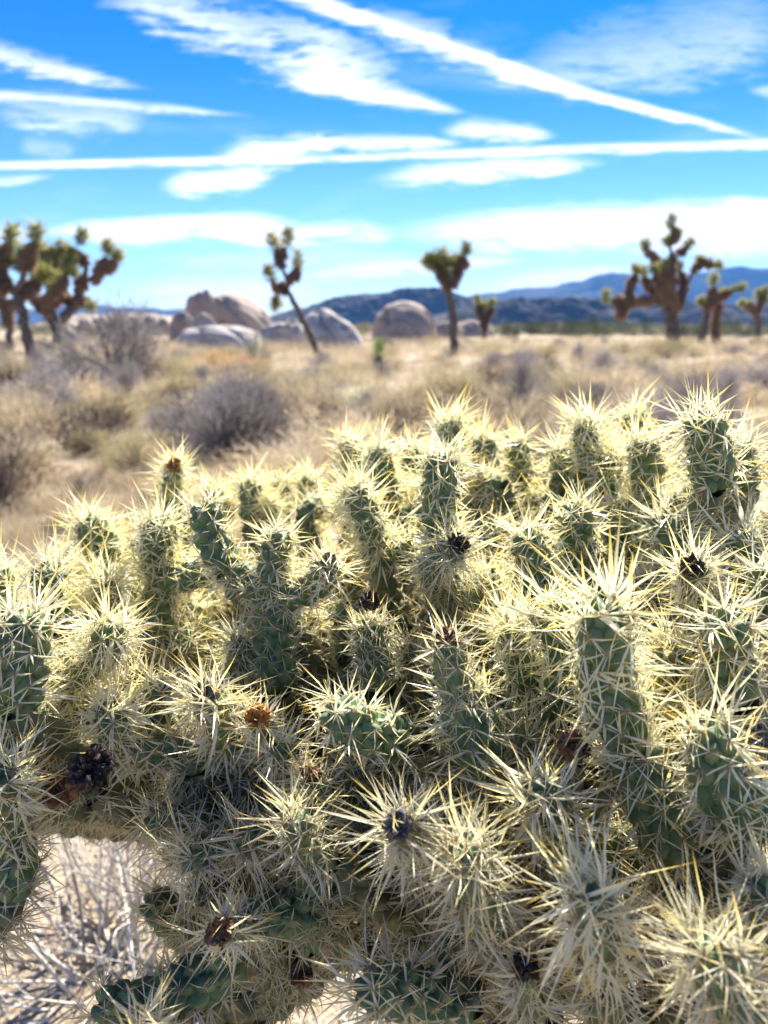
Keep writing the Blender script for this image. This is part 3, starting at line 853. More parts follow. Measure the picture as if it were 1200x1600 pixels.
D = norm(rng.normal(size=(n, 3)) * np.array([.6, .6, .2]) + np.array([0, 0, 1.0]))
P = np.stack([Xc[k], Yc[k], np.zeros(n)], -1) + rng.normal(size=(n, 3)) * np.array([.05, .05, 0]) * s[:, None]
P[:, 2] = 0.0
v, f, d = blades(P, D, (0.08 + 0.20 * rng.random(n)) * s, 0.0022 * s, rng.random(n), 0.0, rng, False)
acc.add(v, f, d)
o = obj('dry_grass', acc.mesh('dry_grass', False), M_STRAW)
tag(o, 'thin straw coloured dry grass between the shrubs', 'grass', kind='stuff')
acc = Acc()
n = 9000
P = np.stack([rng.uniform(-1.6, 1.6, n), rng.uniform(0.1, 4.0, n), np.zeros(n) + 0.004], -1)
P[:, 2] += ground_h(P[:, 0], P[:, 1]) + 0.002
D = norm(rng.normal(size=(n, 3)) * np.array([1, 1, .18])); D[:, 2] = np.abs(D[:, 2])
v, f, d = blades(P, D, 0.015 + 0.06 * rng.random(n) ** 2, 0.0012 + 0.0016 * rng.random(n), rng.random(n), 0.0, rng, False)
acc.add(v, f, d)
o = obj('ground_litter', acc.mesh('ground_litter', False), M_TWIG)
tag(o, 'pale broken twigs and dead spines littering the sand', 'litter', kind='stuff')

# dead bush with long bleached sticks under the left of the cholla
def dead_bush():
    rg = np.random.default_rng(61)
    base = at(185, 1530, 1.0)
    base = np.array([base[0], base[1], 0.0])
    gp = atY(185, 1530, ground_Y(1530)); base = np.array([gp[0], gp[1], 0.0])
    root = empty('dead_bush', base)
    tag(root, 'bleached leafless bush of long dry sticks on the sand at lower left', 'dead bush')
    for q in range(44):
        A = Acc()
        az = rg.uniform(-0.9, 2.6) + math.pi * 0.35; el = rg.uniform(0.15, 1.2)
        L = rg.uniform(0.22, 0.55)
        d0 = np.array([math.cos(az) * math.cos(el), math.sin(az) * math.cos(el), math.sin(el)])
        p0 = rg.normal(size=3) * np.array([.05, .05, 0])
        path = smooth_path([p0, p0 + d0 * L * .5 + rg.normal(size=3) * .02, p0 + d0 * L + rg.normal(size=3) * .04], 9)
        path[:, 2] = np.maximum(path[:, 2], 0.01)
        r = rg.uniform(.0022, .0042)
        v, f = tube(path, np.linspace(r, r * .4, 9), 5)
        dd = np.zeros((len(v), 3)); dd[:, 1] = rg.random(); A.add(v, f, dd)
        for w in range(9):
            i = rg.integers(2, 8); dd2 = norm(d0 + rg.normal(size=3) * .6); l2 = rg.uniform(.05, .16)
            pp = smooth_path([path[i], path[i] + dd2 * l2 * .5 + rg.normal(size=3) * .008, path[i] + dd2 * l2], 5)
            pp[:, 2] = np.maximum(pp[:, 2], 0.008)
            v, f = tube(pp, np.linspace(.0013, .0006, 5), 4)
            dd = np.zeros((len(v), 3)); dd[:, 1] = rg.random(); A.add(v, f, dd)
        obj('stick', A.mesh('stick'), M_TWIG, root)
dead_bush()

# ------------------------------------------------------------------ the cholla
GOLD = math.pi * (3 - math.sqrt(5))
def joint_geo(P, r, rng, nsp=13, slen=0.028, age_shade=0.0, a=0.0130, res=1.0, wmul=1.0, tip=True, basecol=0.0, glochid=True, droop=0.0):
    """One stem joint: control points P (base -> tip), radius r (m). Returns (V, F, data), (spine V, F, data)."""
    P = np.asarray(P, float)
    K = 60
    C = smooth_path(P, K)
    seg = np.linalg.norm(np.diff(C, axis=0), axis=1); S = np.concatenate([[0], np.cumsum(seg)]); L = S[-1]
    T = norm(np.gradient(C, axis=0))
    A = np.zeros_like(C); A[0] = perp(T[:1])[0][0]
    for i in range(1, K):
        q = A[i - 1] - T[i] * np.dot(A[i - 1], T[i]); A[i] = q / np.linalg.norm(q)
    def frame(s):
        c = np.stack([np.interp(s, S, C[:, k]) for k in range(3)], -1)
        t = norm(np.stack([np.interp(s, S, T[:, k]) for k in range(3)], -1))
        aa = norm(np.stack([np.interp(s, S, A[:, k]) for k in range(3)], -1))
        return c, t, aa, np.cross(t, aa)
    rt = min(r * 1.15, L * 0.45)
    def prof(s):
        x = np.clip((s - (L - rt)) / rt, 0, 1)
        cap = np.sqrt(np.clip(1 - x * x, 0, 1)) if tip else np.ones_like(s)
        b = 0.72 + 0.28 * np.clip(s / (0.25 * L + 1e-6), 0, 1) ** 0.6
        return r * cap * b * (1 + 0.05 * np.sin(s / L * 5 + 1))
    nr = max(10, int(L / (0.0024 / res)))
    s_body = np.linspace(0, L - rt, max(4, int(nr * (L - rt) / L)), endpoint=False)
    th_c = np.linspace(0, math.pi / 2, max(8, int(9 * res)))
    s_cap = (L - rt) + rt * np.sin(th_c)
    s_all = np.concatenate([s_body, s_cap]) if tip else np.linspace(0, L, nr)
    nth = max(14, int(2 * math.pi * r / (0.0026 / res)))
    # areoles, equal area per areole, golden angle
    ss = np.linspace(0, L, 400); w = (prof(ss) * 2 * math.pi + 0.006) * (1 + (1.6 * np.clip((ss - (L - 1.5 * rt)) / (1.5 * rt), 0, 1) ** 2 if tip else 0))
    cum = np.concatenate([[0], np.cumsum((w[1:] + w[:-1]) / 2 * np.diff(ss))])
    na = max(8, int(cum[-1] / (a * a)))
    sa = np.interp((np.arange(na) + 0.5) / na * cum[-1], cum, ss)
    tha = np.arange(na) * GOLD + rng.random() * 6.28
    tha = tha + rng.normal(size=na) * 0.05
    ca, ta, aa_, ba = frame(sa)
    ra = prof(sa)
    rad = aa_ * np.cos(tha)[:, None] + ba * np.sin(tha)[:, None]
    PA = ca + rad * ra[:, None]
    # surface normal on the cap tilts to the tip
    x = np.clip((sa - (L - rt)) / rt, 0, 1)
    NA = norm(rad * np.sqrt(np.clip(1 - x * x, 0.0, 1))[:, None] + ta * (x * 1.0)[:, None] + 1e-6)
    if not tip: NA = rad
    # body
    TH = np.linspace(0, 2 * math.pi, nth, endpoint=False)
    c, t, aa, bb = frame(s_all)
    rr = prof(s_all)
    D = aa[:, None] * np.cos(TH)[None, :, None] + bb[:, None] * np.sin(TH)[None, :, None]
    V = c[:, None] + D * rr[:, None, None]
    Vf = V.reshape(-1, 3)
    xx = np.clip((s_all - (L - rt)) / rt, 0, 1)
    NN = norm(D * np.sqrt(np.clip(1 - xx * xx, 0, 1))[:, None, None] + t[:, None] * (xx if tip else xx * 0)[:, None, None] + 1e-6).reshape(-1, 3)
    tt = np.repeat(t, nth, axis=0)
    # squash distances along the axis so tubercles come out longer than wide
    d1 = np.full(len(Vf), 9.0); d2 = np.full(len(Vf), 9.0); dn = np.full(len(Vf), 9.0)
    for i0 in range(0, len(Vf), 4000):
        sl = slice(i0, i0 + 4000)
        diff = Vf[sl][:, None] - (PA - ta * 0.12 * a)[None]
        ax = (diff * tt[sl][:, None]).sum(-1)
        q = np.sqrt(np.maximum((diff ** 2).sum(-1) - 0.45 * ax * ax, 0))
        ps = np.partition(q, 1, axis=1)
        d1[sl] = ps[:, 0]; d2[sl] = ps[:, 1]
        dn[sl] = np.sqrt(((Vf[sl][:, None] - PA[None]) ** 2).sum(-1)).min(1)
    e = np.clip((d2 - d1) / (0.42 * a), 0, 1); e = e * e * (3 - 2 * e)
    h = 0.50 * a * (e * 0.62 + 0.38 * np.clip(1 - (d1 / (0.62 * a)) ** 2, 0, 1))
    h *= np.clip(np.repeat(rr, nth) / (0.5 * r), 0.15, 1)
    Vf = Vf + NN * (h - 0.28 * a)[:, None]
    near = np.clip(1 - (dn - 0.0012) / 0.0012, 0, 1) * 0.85
    data = np.stack([near, np.full(len(Vf), basecol), e], -1)
    m = len(s_all)
    i = np.arange(m - 1)[:, None] * nth; j = np.arange(nth)[None]; j2 = (j + 1) % nth
    Q = np.stack([i + j, i + j2, i + nth + j2, i + nth + j], -1).reshape(-1, 4)
    # close the base
    Vf = np.vstack([Vf, C[0] - T[0] * r * 0.35]); data = np.vstack([data, [0, basecol, 0]])
    jj = np.arange(nth)
    Tr = np.stack([np.full(nth, len(Vf) - 1), (jj + 1) % nth, jj], -1)
    body = (Vf, [Q, Tr], data)
    # spines
    PAo = PA + NA * 0.16 * a
    idx = np.repeat(np.arange(na), nsp)
    # a crown of extra spines at the very tip
    if tip:
        extra = np.argsort(-sa)[:max(3, na // 9)]
        idx = np.concatenate([idx, np.repeat(extra, int(nsp * 1.1))])
    n = len(idx)
    Nn = norm(NA[idx] + ta[idx] * 0.16)
    cth = 1 - rng.random(n) ** 0.85 * 0.93
    sth = np.sqrt(1 - cth ** 2)
    ph = rng.random(n) * 2 * math.pi
    p1, p2 = perp(Nn)
    Dd = norm(Nn * cth[:, None] + (p1 * np.cos(ph)[:, None] + p2 * np.sin(ph)[:, None]) * sth[:, None] + np.array([0, 0, -droop]))
    central = cth > 0.55
    ln = 0.73 * slen * np.where(central, 0.55 + 0.75 * rng.random(n), 0.35 + 0.55 * rng.random(n))
    tipb = np.clip((sa[idx] / L - 0.55) / 0.45, 0, 1) if tip else 0
    ln = ln * (1 + 0.55 * tipb ** 1.5)
    wd = 0.80 * wmul * (0.00036 + 0.00060 * rng.random(n) ** 1.6 + 0.00050 * central * rng.random(n)) * (slen / 0.028) ** 0.5
    ag = np.clip(age_shade + rng.normal(size=n) * 0.12 + 0.25 * (1 - sa[idx] / L) * (age_shade > 0.05), 0, 1)
    sv, sf, sdn = blades(PAo[idx] + rng.normal(size=(n, 3)) * 0.0006, Dd, ln * np.where(rng.random(n) < 0.10, 0.45, 1.0), wd, rng.random(n), ag, rng, True, 0.07)
    S2 = Acc(); S2.add(sv, sf, sdn)
    if glochid:
        ng = 9
        idx = np.repeat(np.arange(na), ng); n = len(idx)
        Dd = norm(NA[idx] + rng.normal(size=(n, 3)) * 0.5)
        gv, gf, gd = blades(PAo[idx] - NA[idx] * 0.0008 + rng.normal(size=(n, 3)) * 0.0009, Dd, 0.0022 + 0.003 * rng.random(n), np.full(n, 0.00022), rng.random(n) * .2, np.full(n, 0.75), rng)
        gd[:, 0] *= 0.25
        S2.add(gv, gf, gd)
    return body, S2

CH = empty('cholla_cactus', (0.12, 0.82, 0.0))
tag(CH, 'big silver cholla cactus with dense yellow spines filling the foreground', 'cactus')
ORG = np.array([0.12, 0.82, 0.0])

# base (u, v, depth) -> tip (u, v, depth), radius in photo px at the tip, spine length (m), age with painted shade, extras
J = [
 (165, 930, .70, 133, 812, .68, 27, .032, 0, 0), (254, 905, .66, 247, 816, .64, 30, .034, 0, 0),
 (248, 906, .66, 340, 890, .62, 24, .024, 0, 0), (236, 995, .66, 254, 910, .66, 28, .026, .1, 0),
 (434, 1075, .55, 430, 935, .55, 32, .022, .1, 1), (420, 940, .55, 352, 886, .56, 22, .020, 0, 0),
 (356, 888, .56, 318, 790, .55, 26, .022, 0, 0), (428, 935, .55, 440, 832, .55, 23, .022, 0, 0),
 (432, 940, .55, 516, 880, .52, 24, .021, 0, 2),
 (22, 1105, .46, 42, 962, .45, 42, .032, .05, 0), (-20, 1215, .49, 18, 1095, .47, 42, .030, .2, 1),
 (95, 1065, .52, 174, 985, .47, 29, .028, .05, 0), (95, 975, .61, 86, 888, .59, 27, .036, 0, 0),
 (300, 1010, .70, 288, 940, .69, 26, .032, 0, 0), (188, 1175, .53, 172, 1106, .47, 25, .028, .1, 0),
 (340, 1175, .50, 320, 1085, .45, 29, .030, .15, 3), (315, 1195, .50, 205, 1178, .49, 26, .026, .3, 0),
 (268, 790, .86, 272, 728, .84, 15, .032, 0, 4),
 (335, 820, .98, 335, 762, .98, 17, .034, 0, 0), (392, 812, .95, 390, 752, .95, 18, .036, 0, 0),
 (440, 815, 1.0, 436, 752, 1.0, 17, .036, 0, 0), (482, 800, 1.0, 480, 745, 1.0, 17, .034, 0, 0),
 (588, 858, .62, 550, 762, .60, 23, .030, 0, 0), (700, 872, .63, 585, 858, .62, 25, .026, 0, 0),
 (700, 892, .60, 690, 712, .57, 27, .033, 0, 0),
 (605, 775, .75, 590, 700, .73, 21, .032, 0, 0), (556, 750, .80, 544, 688, .78, 19, .032, 0, 0),
 (708, 715, .82, 702, 656, .80, 21, .036, 0, 0), (762, 740, .82, 756, 684, .80, 20, .034, 0, 0),
 (812, 745, .86, 808, 690, .85, 19, .034, 0, 0), (640, 775, .9, 642, 700, .88, 19, .034, 0, 0),
 (690, 925, .62, 717, 850, .52, 23, .030, .2, 5), (722, 1000, .63, 705, 910, .62, 32, .024, .5, 1),
 (596, 1075, .53, 577, 975, .52, 27, .022, .2, 6), (745, 1200, .45, 720, 1080, .43, 42, .027, .15, 1),
 (722, 1095, .43, 697, 1000, .42, 29, .024, .3, 7), (640, 1160, .47, 512, 1106, .43, 36, .024, .05, 1),
 (545, 1020, .6, 532, 958, .58, 25, .026, .1, 0), (835, 1070, .5, 800, 968, .48, 28, .032, 0, 0),
 (908, 900, .60, 896, 795, .58, 30, .032, 0, 0), (978, 870, .68, 974, 785, .66, 26, .034, 0, 0),
 (838, 915, .58, 820, 836, .56, 29, .034, 0, 0), (1056, 905, .58, 1040, 805, .57, 28, .032, 0, 0),
 (1088, 935, .52, 1082, 885, .47, 23, .030, .15, 5), (1172, 930, .55, 1155, 835, .54, 30, .033, 0, 0),
 (1152, 825, .68, 1148, 765, .67, 22, .032, 0, 0), (985, 1165, .41, 946, 950, .38, 45, .040, 0, 1),
 (885, 1120, .47, 850, 950, .45, 33, .036, 0, 0), (1160, 1090, .43, 1144, 972, .41, 40, .034, 0, 0),
 (1185, 1290, .40, 1118, 1135, .37, 43, .034, .05, 0),
 (1012, 755, .66, 1000, 690, .64, 26, .034, 0, 0), (1112, 760, .58, 1092, 652, .56, 34, .036, 0, 0),
 (922, 715, .72, 914, 660, .70, 20, .034, 0, 0), (1170, 760, .62, 1158, 690, .61, 26, .034, 0, 0),
 (992, 710, .80, 988, 645, .79, 20, .036, 0, 0), (950, 765, .70, 950, 708, .69, 21, .034, 0, 0),
 (878, 750, .76, 876, 700, .75, 19, .034, 0, 0),
 (25, 1330, .47, 2, 1205, .43, 32, .034, 0, 0), (10, 1400, .46, 28, 1310, .46, 31, .028, .5, 1),
 (150, 1230, .50, 86, 1228, .47, 17, .024, .9, 8), (325, 1275, .50, 238, 1283, .47, 28, .028, .35, 0),
 (400, 1305, .49, 292, 1345, .44, 30, .030, .35, 0), (440, 1285, .51, 378, 1320, .44, 25, .030, .5, 0),
 (400, 1450, .46, 344, 1455, .40, 17, .028, .1, 9), (500, 1420, .47, 390, 1435, .44, 38, .028, .3, 1),
 (300, 1470, .56, 232, 1402, .56, 29, .028, .55, 0), (262, 1562, .46, 150, 1572, .45, 34, .022, .4, 1),
 (370, 1490, .47, 250, 1560, .455, 42, .026, .35, 1), (245, 1650, .42, 230, 1602, .37, 22, .030, .3, 0),
 (497, 1310, .47, 484, 1215, .46, 30, .026, .35, 7), (515, 1340, .45, 462, 1278, .42, 28, .028, .25, 0),
 (505, 1405, .47, 478, 1330, .46, 36, .026, .5, 1), (475, 1475, .48, 505, 1385, .47, 34, .026, .5, 1),
 (650, 1350, .43, 622, 1290, .36, 24, .036, .1, 5), (775, 1460, .41, 728, 1322, .36, 38, .035, .05, 1),
 (628, 1470, .52, 620, 1370, .52, 27, .020, .6, 1), (730, 1570, .43, 575, 1545, .39, 42, .029, .3, 1),
 (722, 1560, .45, 700, 1462, .44, 25, .024, .5, 1), (856, 1325, .43, 834, 1235, .39, 31, .036, .1, 0),
 (935, 1505, .37, 918, 1392, .33, 34, .036, .1, 0), (1130, 1590, .35, 1098, 1480, .305, 44, .033, .15, 0),
 (1065, 1350, .44, 990, 1165, .41, 45, .030, .2, 1), (846, 1580, .41, 822, 1508, .37, 22, .030, .5, 5),
 (1225, 1450, .37, 1190, 1385, .35, 30, .030, .2, 0), (930, 1385, .48, 1010, 1300, .47, 38, .026, .5, 1),
 (825, 1210, .46, 818, 1140, .45, 25, .024, .3, 0), (458, 1245, .49, 436, 1175, .46, 23, .028, .35, 0),
 (1215, 960, .47, 1200, 890, .46, 34, .033, 0, 0), (8, 960, .63, -2, 890, .62, 25, .036, 0, 0),
 (960, 1620, .40, 944, 1550, .38, 30, .030, .4, 0), (1060, 1120, .48, 1046, 1010, .47, 30, .036, .05, 0),
 (430, 1165, .50, 402, 1120, .46, 16, .028, .05, 10), (160, 1080, .56, 215, 1062, .53, 16, .026, .4, 5),
 (905, 1180, .43, 896, 1168, .42, 14, .020, .3, 11), (540, 905, .68, 538, 885, .66, 16, .022, .0, 10),
]
J += [
 (330, 1250, .53, 276, 1214, .51, 25, .028, .3, 0), (420, 1245, .53, 380, 1205, .51, 24, .028, .3, 0), (306, 1322, .54, 262, 1334, .51, 23, .028, .5, 0),
 (362, 1382, .53, 302, 1396, .51, 25, .028, .5, 0), (452, 1335, .52, 428, 1298, .50, 23, .028, .4, 0), (442, 1505, .51, 418, 1448, .48, 27, .028, .5, 0),
 (334, 1440, .55, 290, 1452, .53, 23, .026, .6, 0), (404, 1505, .53, 352, 1492, .51, 25, .026, .6, 1), (562, 1335, .53, 546, 1288, .51, 25, .030, .4, 0),
 (562, 1255, .53, 554, 1198, .51, 25, .030, .3, 0), (542, 1485, .53, 530, 1440, .51, 24, .028, .6, 0), (684, 1405, .51, 670, 1355, .49, 24, .030, .4, 0),
 (640, 1510, .53, 656, 1466, .51, 25, .028, .6, 0), (784, 1525, .47, 770, 1474, .45, 25, .030, .4, 0), (704, 1235, .51, 690, 1184, .49, 24, .028, .3, 0),
 (772, 1295, .49, 776, 1244, .47, 24, .030, .3, 0), (900, 1285, .49, 906, 1234, .47, 25, .030, .3, 0), (1062, 1425, .45, 1042, 1388, .43, 25, .032, .4, 0),
 (980, 1488, .43, 992, 1442, .41, 25, .032, .4, 0), (1150, 1365, .47, 1130, 1328, .45, 25, .032, .3, 0), (62, 1175, .53, 50, 1122, .51, 24, .032, .2, 0),
 (122, 1135, .55, 116, 1078, .53, 24, .032, .1, 0), (252, 1125, .53, 250, 1072, .51, 24, .030, .2, 0), (374, 1050, .58, 370, 1000, .56, 22, .028, .1, 0),
 (622, 1070, .58, 640, 1015, .56, 23, .030, .2, 0), (1090, 1150, .47, 1080, 1100, .45, 25, .032, .1, 0), (770, 950, .64, 764, 900, .62, 24, .032, 0, 0),
 (490, 1010, .62, 478, 960, .60, 22, .030, .1, 0), (1010, 960, .60, 1012, 905, .58, 24, .032, 0, 0), (150, 960, .63, 160, 905, .61, 22, .030, 0, 0),
]
fruit_specs = []
def add_joint(spec, rng, merged=None, low=False):
    (bu, bv, bd, tu, tv, td, rp, sl, ag, ex) = spec
    p0 = at(bu, bv, bd); p1 = at(tu, tv, td)
    r = 0.90 * rp * td / FPX
    r = min(max(r, 0.006), 0.0225)
    mid = (p0 + p1) / 2 + rng.normal(size=3) * 0.06 * np.linalg.norm(p1 - p0)
    ax = norm(p1 - p0)
    p1 = p1 + ax * r * 0.15 
    ag = ag * (0.65 if merged is None else 1)
    near = min(bd, td) < 0.60
    if rng.random() < 0.3 and ag > 0: ag = min(1.0, ag + rng.uniform(.1, .35))
    body, sp_ = joint_geo([p0 - ORG, mid - ORG, p1 - ORG], r, rng, nsp=(7 if ag > .15 or td < .42 else 8) if near and not low else (6 if low else 10), wmul=0.62 if low else (0.72 if ag > .25 or sl < .02 else 1.0), slen=sl, age_shade=ag,
                          res=1.15 if near else 0.8, glochid=near, basecol=0.0 if ag < .6 else (ag - .5),
                          a=0.0122 if r > 0.011 else 0.009)
    if merged is not None:
        merged[0].add(*body); merged[1].add(np.concatenate(sp_.V), [np.concatenate(sp_.Q), np.concatenate(sp_.T)], np.concatenate(sp_.D))
        return None
    a = Acc(); a.add(*body)
    o = obj('stem_joint', a.mesh('stem_joint'), M_STEM, CH)
    obj('spines', sp_.mesh('spines', False), M_SPINE, o)
    return o, p1, ax, r
def fruit(p, ax, r, m, rng, label=None, cup=True, n=9, parent=CH):
    """shrivelled fruit: lumpy body with a sunken, ragged crown"""
    import bmesh
    bm = bmesh.new(); bmesh.ops.create_icosphere(bm, subdivisions=4, radius=1.0)
    V = np.array([v.co[:] for v in bm.verts]); F = np.array([[v.index for v in f.verts] for f in bm.faces]); bm.free()
    sd_ = int(rng.integers(0, 9999))
    nn = vnoise(V[:, 0] * 2.4 + 9, V[:, 1] * 2.4 + V[:, 2] * 2 + 9, sd_, 4, 0.6)
    n3 = vnoise(V[:, 0] * 6 + V[:, 2] * 3 + 9, V[:, 1] * 6 - V[:, 2] * 5 + 19, sd_ + 1, 3, 0.6)
    V = V * (0.50 + 0.75 * (nn - 0.2) + 0.75 * (n3 - 0.4))[:, None]
    if cup:
        rr = np.hypot(V[:, 0], V[:, 1])
        V[:, 2] -= np.where(V[:, 2] > 0, np.exp(-(rr / 0.45) ** 2) * 0.75, 0)
    V[:, 2] *= 1.1
    ax = ax / np.linalg.norm(ax)
    a, b = perp(ax[None]); a, b = a[0], b[0]
    W = V[:, :1] * a * r + V[:, 1:2] * b * r + V[:, 2:3] * ax * r + (p - ORG)
    o = obj('dried_fruit', mesh_np('dried_fruit', W, F), m, parent)
    if label: o['label'] = label
    return o
crng = np.random.default_rng(2024)
order = []
for q, spec in enumerate(J):
    res_ = add_joint(spec, crng)
    o, tipp, ax, r = res_
    ex = spec[9]
    toCam = norm(CAM - tipp)
    if ex == 2: fruit(tipp + np.array([0, 0, .004]) - ax * 0.002, ax * .4 + np.array([0, -.2, 1]), 0.005, M_FR_GREY, crng)
    if ex == 3: fruit(tipp, ax * .6 + toCam * .6, 0.0085, M_FR_GREY, crng, 'purplish grey withered tip bud')
    if ex == 4:
        fruit(tipp + toCam * 0.008, toCam, 0.009, M_FR_ORANGE, crng, 'orange seed fruit in a white fluffy tip')
    if ex == 5: fruit(tipp + toCam * 0.004, ax * .5 + toCam, 0.0080, M_FR_BLACK if spec[8] != .1 else M_FR_GREY, crng, 'withered dark tip')
    if ex == 6: fruit(tipp + np.array([0, 0, .016]), np.array([0, -.3, 1]), 0.0085, M_FR_BLACK, crng, 'blackened cup shaped fruit')
    if ex == 7: fruit(tipp + toCam * 0.002, ax + toCam * .4, 0.007, M_FR_BROWN, crng, 'brown withered tip')
    if ex == 8:
        fruit(at(140, 1205, .435), toCam + np.array([.3, 0, .3]), 0.0125, M_FR_BLACK, crng, 'big black rotten fruit', n=10)
        fruit(at(153, 1190, .438), toCam + np.array([.3, 0, .3]), 0.011, M_FR_BLACK, crng, 'black rotten lump')
        fruit(at(95, 1232, .462), ax + toCam * .3, 0.011, M_FR_BROWN, crng, 'dry brown dead stub')
        fruit(at(80, 1240, .465), ax, 0.007, M_FR_GREY, crng, 'dry grey dead stub')
    if ex == 9: fruit(tipp + toCam * .004, toCam, 0.008, M_FR_BROWN, crng, 'reddish brown fruit in a star of white spines')
    if ex == 10: fruit(tipp + toCam * .005, toCam, 0.0085, M_FR_ORANGE, crng, 'orange brown dried fruit')
    if ex == 11:
        fruit(at(893, 1162, .40), toCam, 0.0085, M_FR_BROWN, crng, 'dark red brown fruit')
        fruit(at(908, 1170, .40), toCam, 0.006, M_FR_BLACK, crng, 'black dried fruit')
fruit(at(470, 1522, .47), norm(CAM - at(470, 1522, .47)), 0.0085, M_FR_BROWN, crng, 'small brown fruit hanging low')
fruit(at(568, 1408, .55), norm(CAM - at(568, 1408, .55)), 0.012, M_FR_BROWN, crng, 'shaded brown fruit')
fruit(at(650, 1165, .46), norm(CAM - at(650, 1165, .46)), 0.009, M_FR_BLACK, crng, 'dark shrivelled fruit at the joint')

# inner and rear growth: shorter joints behind the listed ones, then limbs down to the trunk
HOLES = [(95, 1400, 125, 150), (60, 1560, 110, 80), (440, 1575, 75, 60), (592, 1385, 26, 40), (1178, 1312, 50, 28), (1040, 1380, 26, 30), (600, 930, 60, 50), (225, 1330, 40, 50), (560, 1480, 50, 30)]
def skyline(u):
    return float(np.interp(u, [-60, 0, 80, 130, 200, 300, 480, 560, 640, 700, 800, 900, 1000, 1100, 1200, 1260],
                           [900, 890, 850, 815, 820, 765, 765, 740, 745, 700, 730, 700, 690, 700, 720, 730]))
def depth_at(u, v):
    t = np.interp(v, [650, 800, 900, 1000, 1150, 1300, 1450, 1600], [.74, .70, .62, .54, .47, .45, .43, .42])
    return float(t) + 0.05 * (1 - u / 1200.0)
back = (Acc(), Acc())
bases = [at(s[0], s[1], s[2]) for s in J if not (s[0] < 60 and s[1] > 1250)]
fr = np.random.default_rng(31)
nf = 0
tryn = 0
while nf < 260 and tryn < 6000:
    tryn += 1
    u = fr.uniform(-40, 1240); v = fr.uniform(690, 1620)
    if v < skyline(u) + 15: continue
    if v > 1250 and u < 420: continue
    if any(((u - a) / c) ** 2 + ((v - b) / d) ** 2 < 1.6 for a, b, c, d in HOLES): continue
    if v > 1300 and (u < 700 or fr.random() < 0.5): continue
    if v > 1050 and fr.random() < 0.45: continue
    dep = depth_at(u, v) + fr.uniform(0.0 if (v < 1000 and not 280 < u < 540) else 0.04, 0.17) + (0.10 if (v < 900 and u < 560) else 0)
    rp = 0.0138 * FPX / dep
    lean = fr.normal() * 0.7
    Lp = fr.uniform(50, 100) * 0.55 / dep
    age_shade = float(np.clip((v - 900) / 450 + fr.normal() * .12, 0, 1))  # rises lower down: older spines, plus canopy shade put into their colour
    spec = (u - Lp * math.sin(lean), v + Lp * math.cos(lean), dep + fr.uniform(-.02, .05), u, v, dep, rp * fr.uniform(.85, 1.1), .031 if v < 1000 else .027, age_shade, 0)
    add_joint(spec, fr, back, low=v > 1080)
    bases.append(at(spec[0], spec[1], spec[2])); nf += 1
# greedy clusters of joint bases -> hubs -> trunk
B = np.array(bases)
TR = np.array([0.13, 0.84, 0.30])
left = list(range(len(B))); hubs = []
while left:
    i0 = max(left, key=lambda i: np.linalg.norm(B[i] - TR))
    dd = sorted(left, key=lambda i: np.linalg.norm(B[i] - B[i0]))[:7]
    dd = [i for i in dd if np.linalg.norm(B[i] - B[i0]) < 0.20]
    c = B[dd].mean(0)
    dirn = TR - c; dirn /= np.linalg.norm(dirn)
    hub = c + dirn * 0.09 + np.array([0, 0.02, -0.03])
    hubs.append((hub, dd))
    left = [i for i in left if i not in dd]
def add_path(P, r, nsp, sl, age_shade, basecol, tip=False):
    P = [np.asarray(p) - ORG for p in P]
    body, s_ = joint_geo(P, r, fr, nsp=nsp, slen=sl, age_shade=age_shade, res=0.6, tip=tip, basecol=basecol, glochid=False, a=0.015)
    back[0].add(*body); back[1].add(np.concatenate(s_.V), [np.concatenate(s_.Q), np.concatenate(s_.T)], np.concatenate(s_.D))
for hub, dd in hubs:
    for i in dd:
        p = B[i]
        mid = (p + hub) / 2 + fr.normal(size=3) * 0.008 + np.array([0, 0, -0.012])
        if np.linalg.norm(p - hub) > 0.03:
            add_path([hub, mid, p], 0.0105, 6, .022, .5, .45)
add_left = [(10, 1400, .46), (-60, 1500, .50), (-90, 1700, .60), (100, 1900, .85)]
forks = [TR + np.array([-.16, .02, .06]), TR + np.array([.16, -.02, .05]), TR + np.array([0, -.12, .06]), TR + np.array([0.02, .12, .08])]
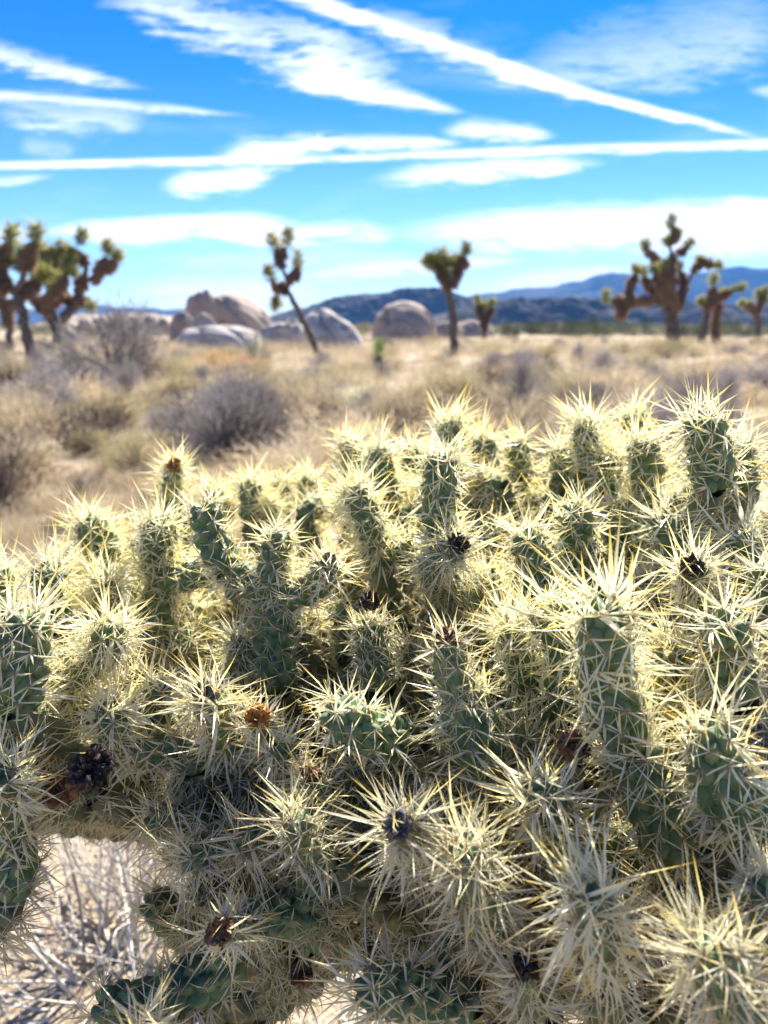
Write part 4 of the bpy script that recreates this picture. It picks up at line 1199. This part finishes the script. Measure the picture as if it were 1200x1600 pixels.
for hub, dd in hubs:
    fk = min(forks, key=lambda f: np.linalg.norm(f - hub))
    mid = (hub + fk) / 2 + np.array([0, 0.03, 0.0]) + fr.normal(size=3) * .015
    add_path([fk, mid, hub], 0.013, 8, .022, .75, .8)
for fk in forks:
    add_path([TR + np.array([0, 0, -.05]), (TR + fk) / 2 + np.array([0, 0, -.02]), fk], 0.024, 4, .018, .85, 1.0)
add_path([at(*q) for q in add_left[::-1]], 0.015, 6, .026, .5, .5, True)
o = obj('older_stems', back[0].mesh('older_stems'), M_STEM, CH)
tag(o, kind='stuff')
s2 = obj('spines', back[1].mesh('spines', False), M_SPINE, o)
tag(s2, kind='stuff')
tv, tf = tube(np.array([[0.13, .84, -.04], [0.12, .83, .1], [0.135, .845, .2], [0.13, .84, .30]]) - ORG, [0.05, .04, .036, .034], 14, .25, crng)
a = Acc(); a.add(tv, tf, np.tile([0, 1.0, 0], (len(tv), 1)))
obj('trunk', a.mesh('trunk'), M_STEM, CH)
print('hubs', len(hubs), 'fillers', nf, 'back spine verts', back[1].n)

# ------------------------------------------------------------------ haze
HZ = True
if HZ:
    x0, x1, y0, y1, z0, z1 = -6200, 6200, -6200, 6200, -2.2, 400
    V = np.array([[x, y, z] for x in (x0, x1) for y in (y0, y1) for z in (z0, z1)], float)
    F = np.array([[0, 1, 3, 2], [4, 6, 7, 5], [0, 4, 5, 1], [2, 3, 7, 6], [0, 2, 6, 4], [1, 5, 7, 3]])
    me = mesh_np('haze', V, F, None, False)
    m = bpy.data.materials.new('haze'); m.use_nodes = True; m.node_tree.nodes.clear()
    out = m.node_tree.nodes.new('ShaderNodeOutputMaterial')
    pv = m.node_tree.nodes.new('ShaderNodeVolumePrincipled')
    pv.inputs['Color'].default_value = (0.16, 0.44, 1.0, 1)
    pv.inputs['Density'].default_value = 0.00010
    m.node_tree.links.new(pv.outputs[0], out.inputs['Volume'])
    h = obj('haze', me, m)
    tag(h, 'thin blue air haze over the desert', 'haze', kind='stuff')
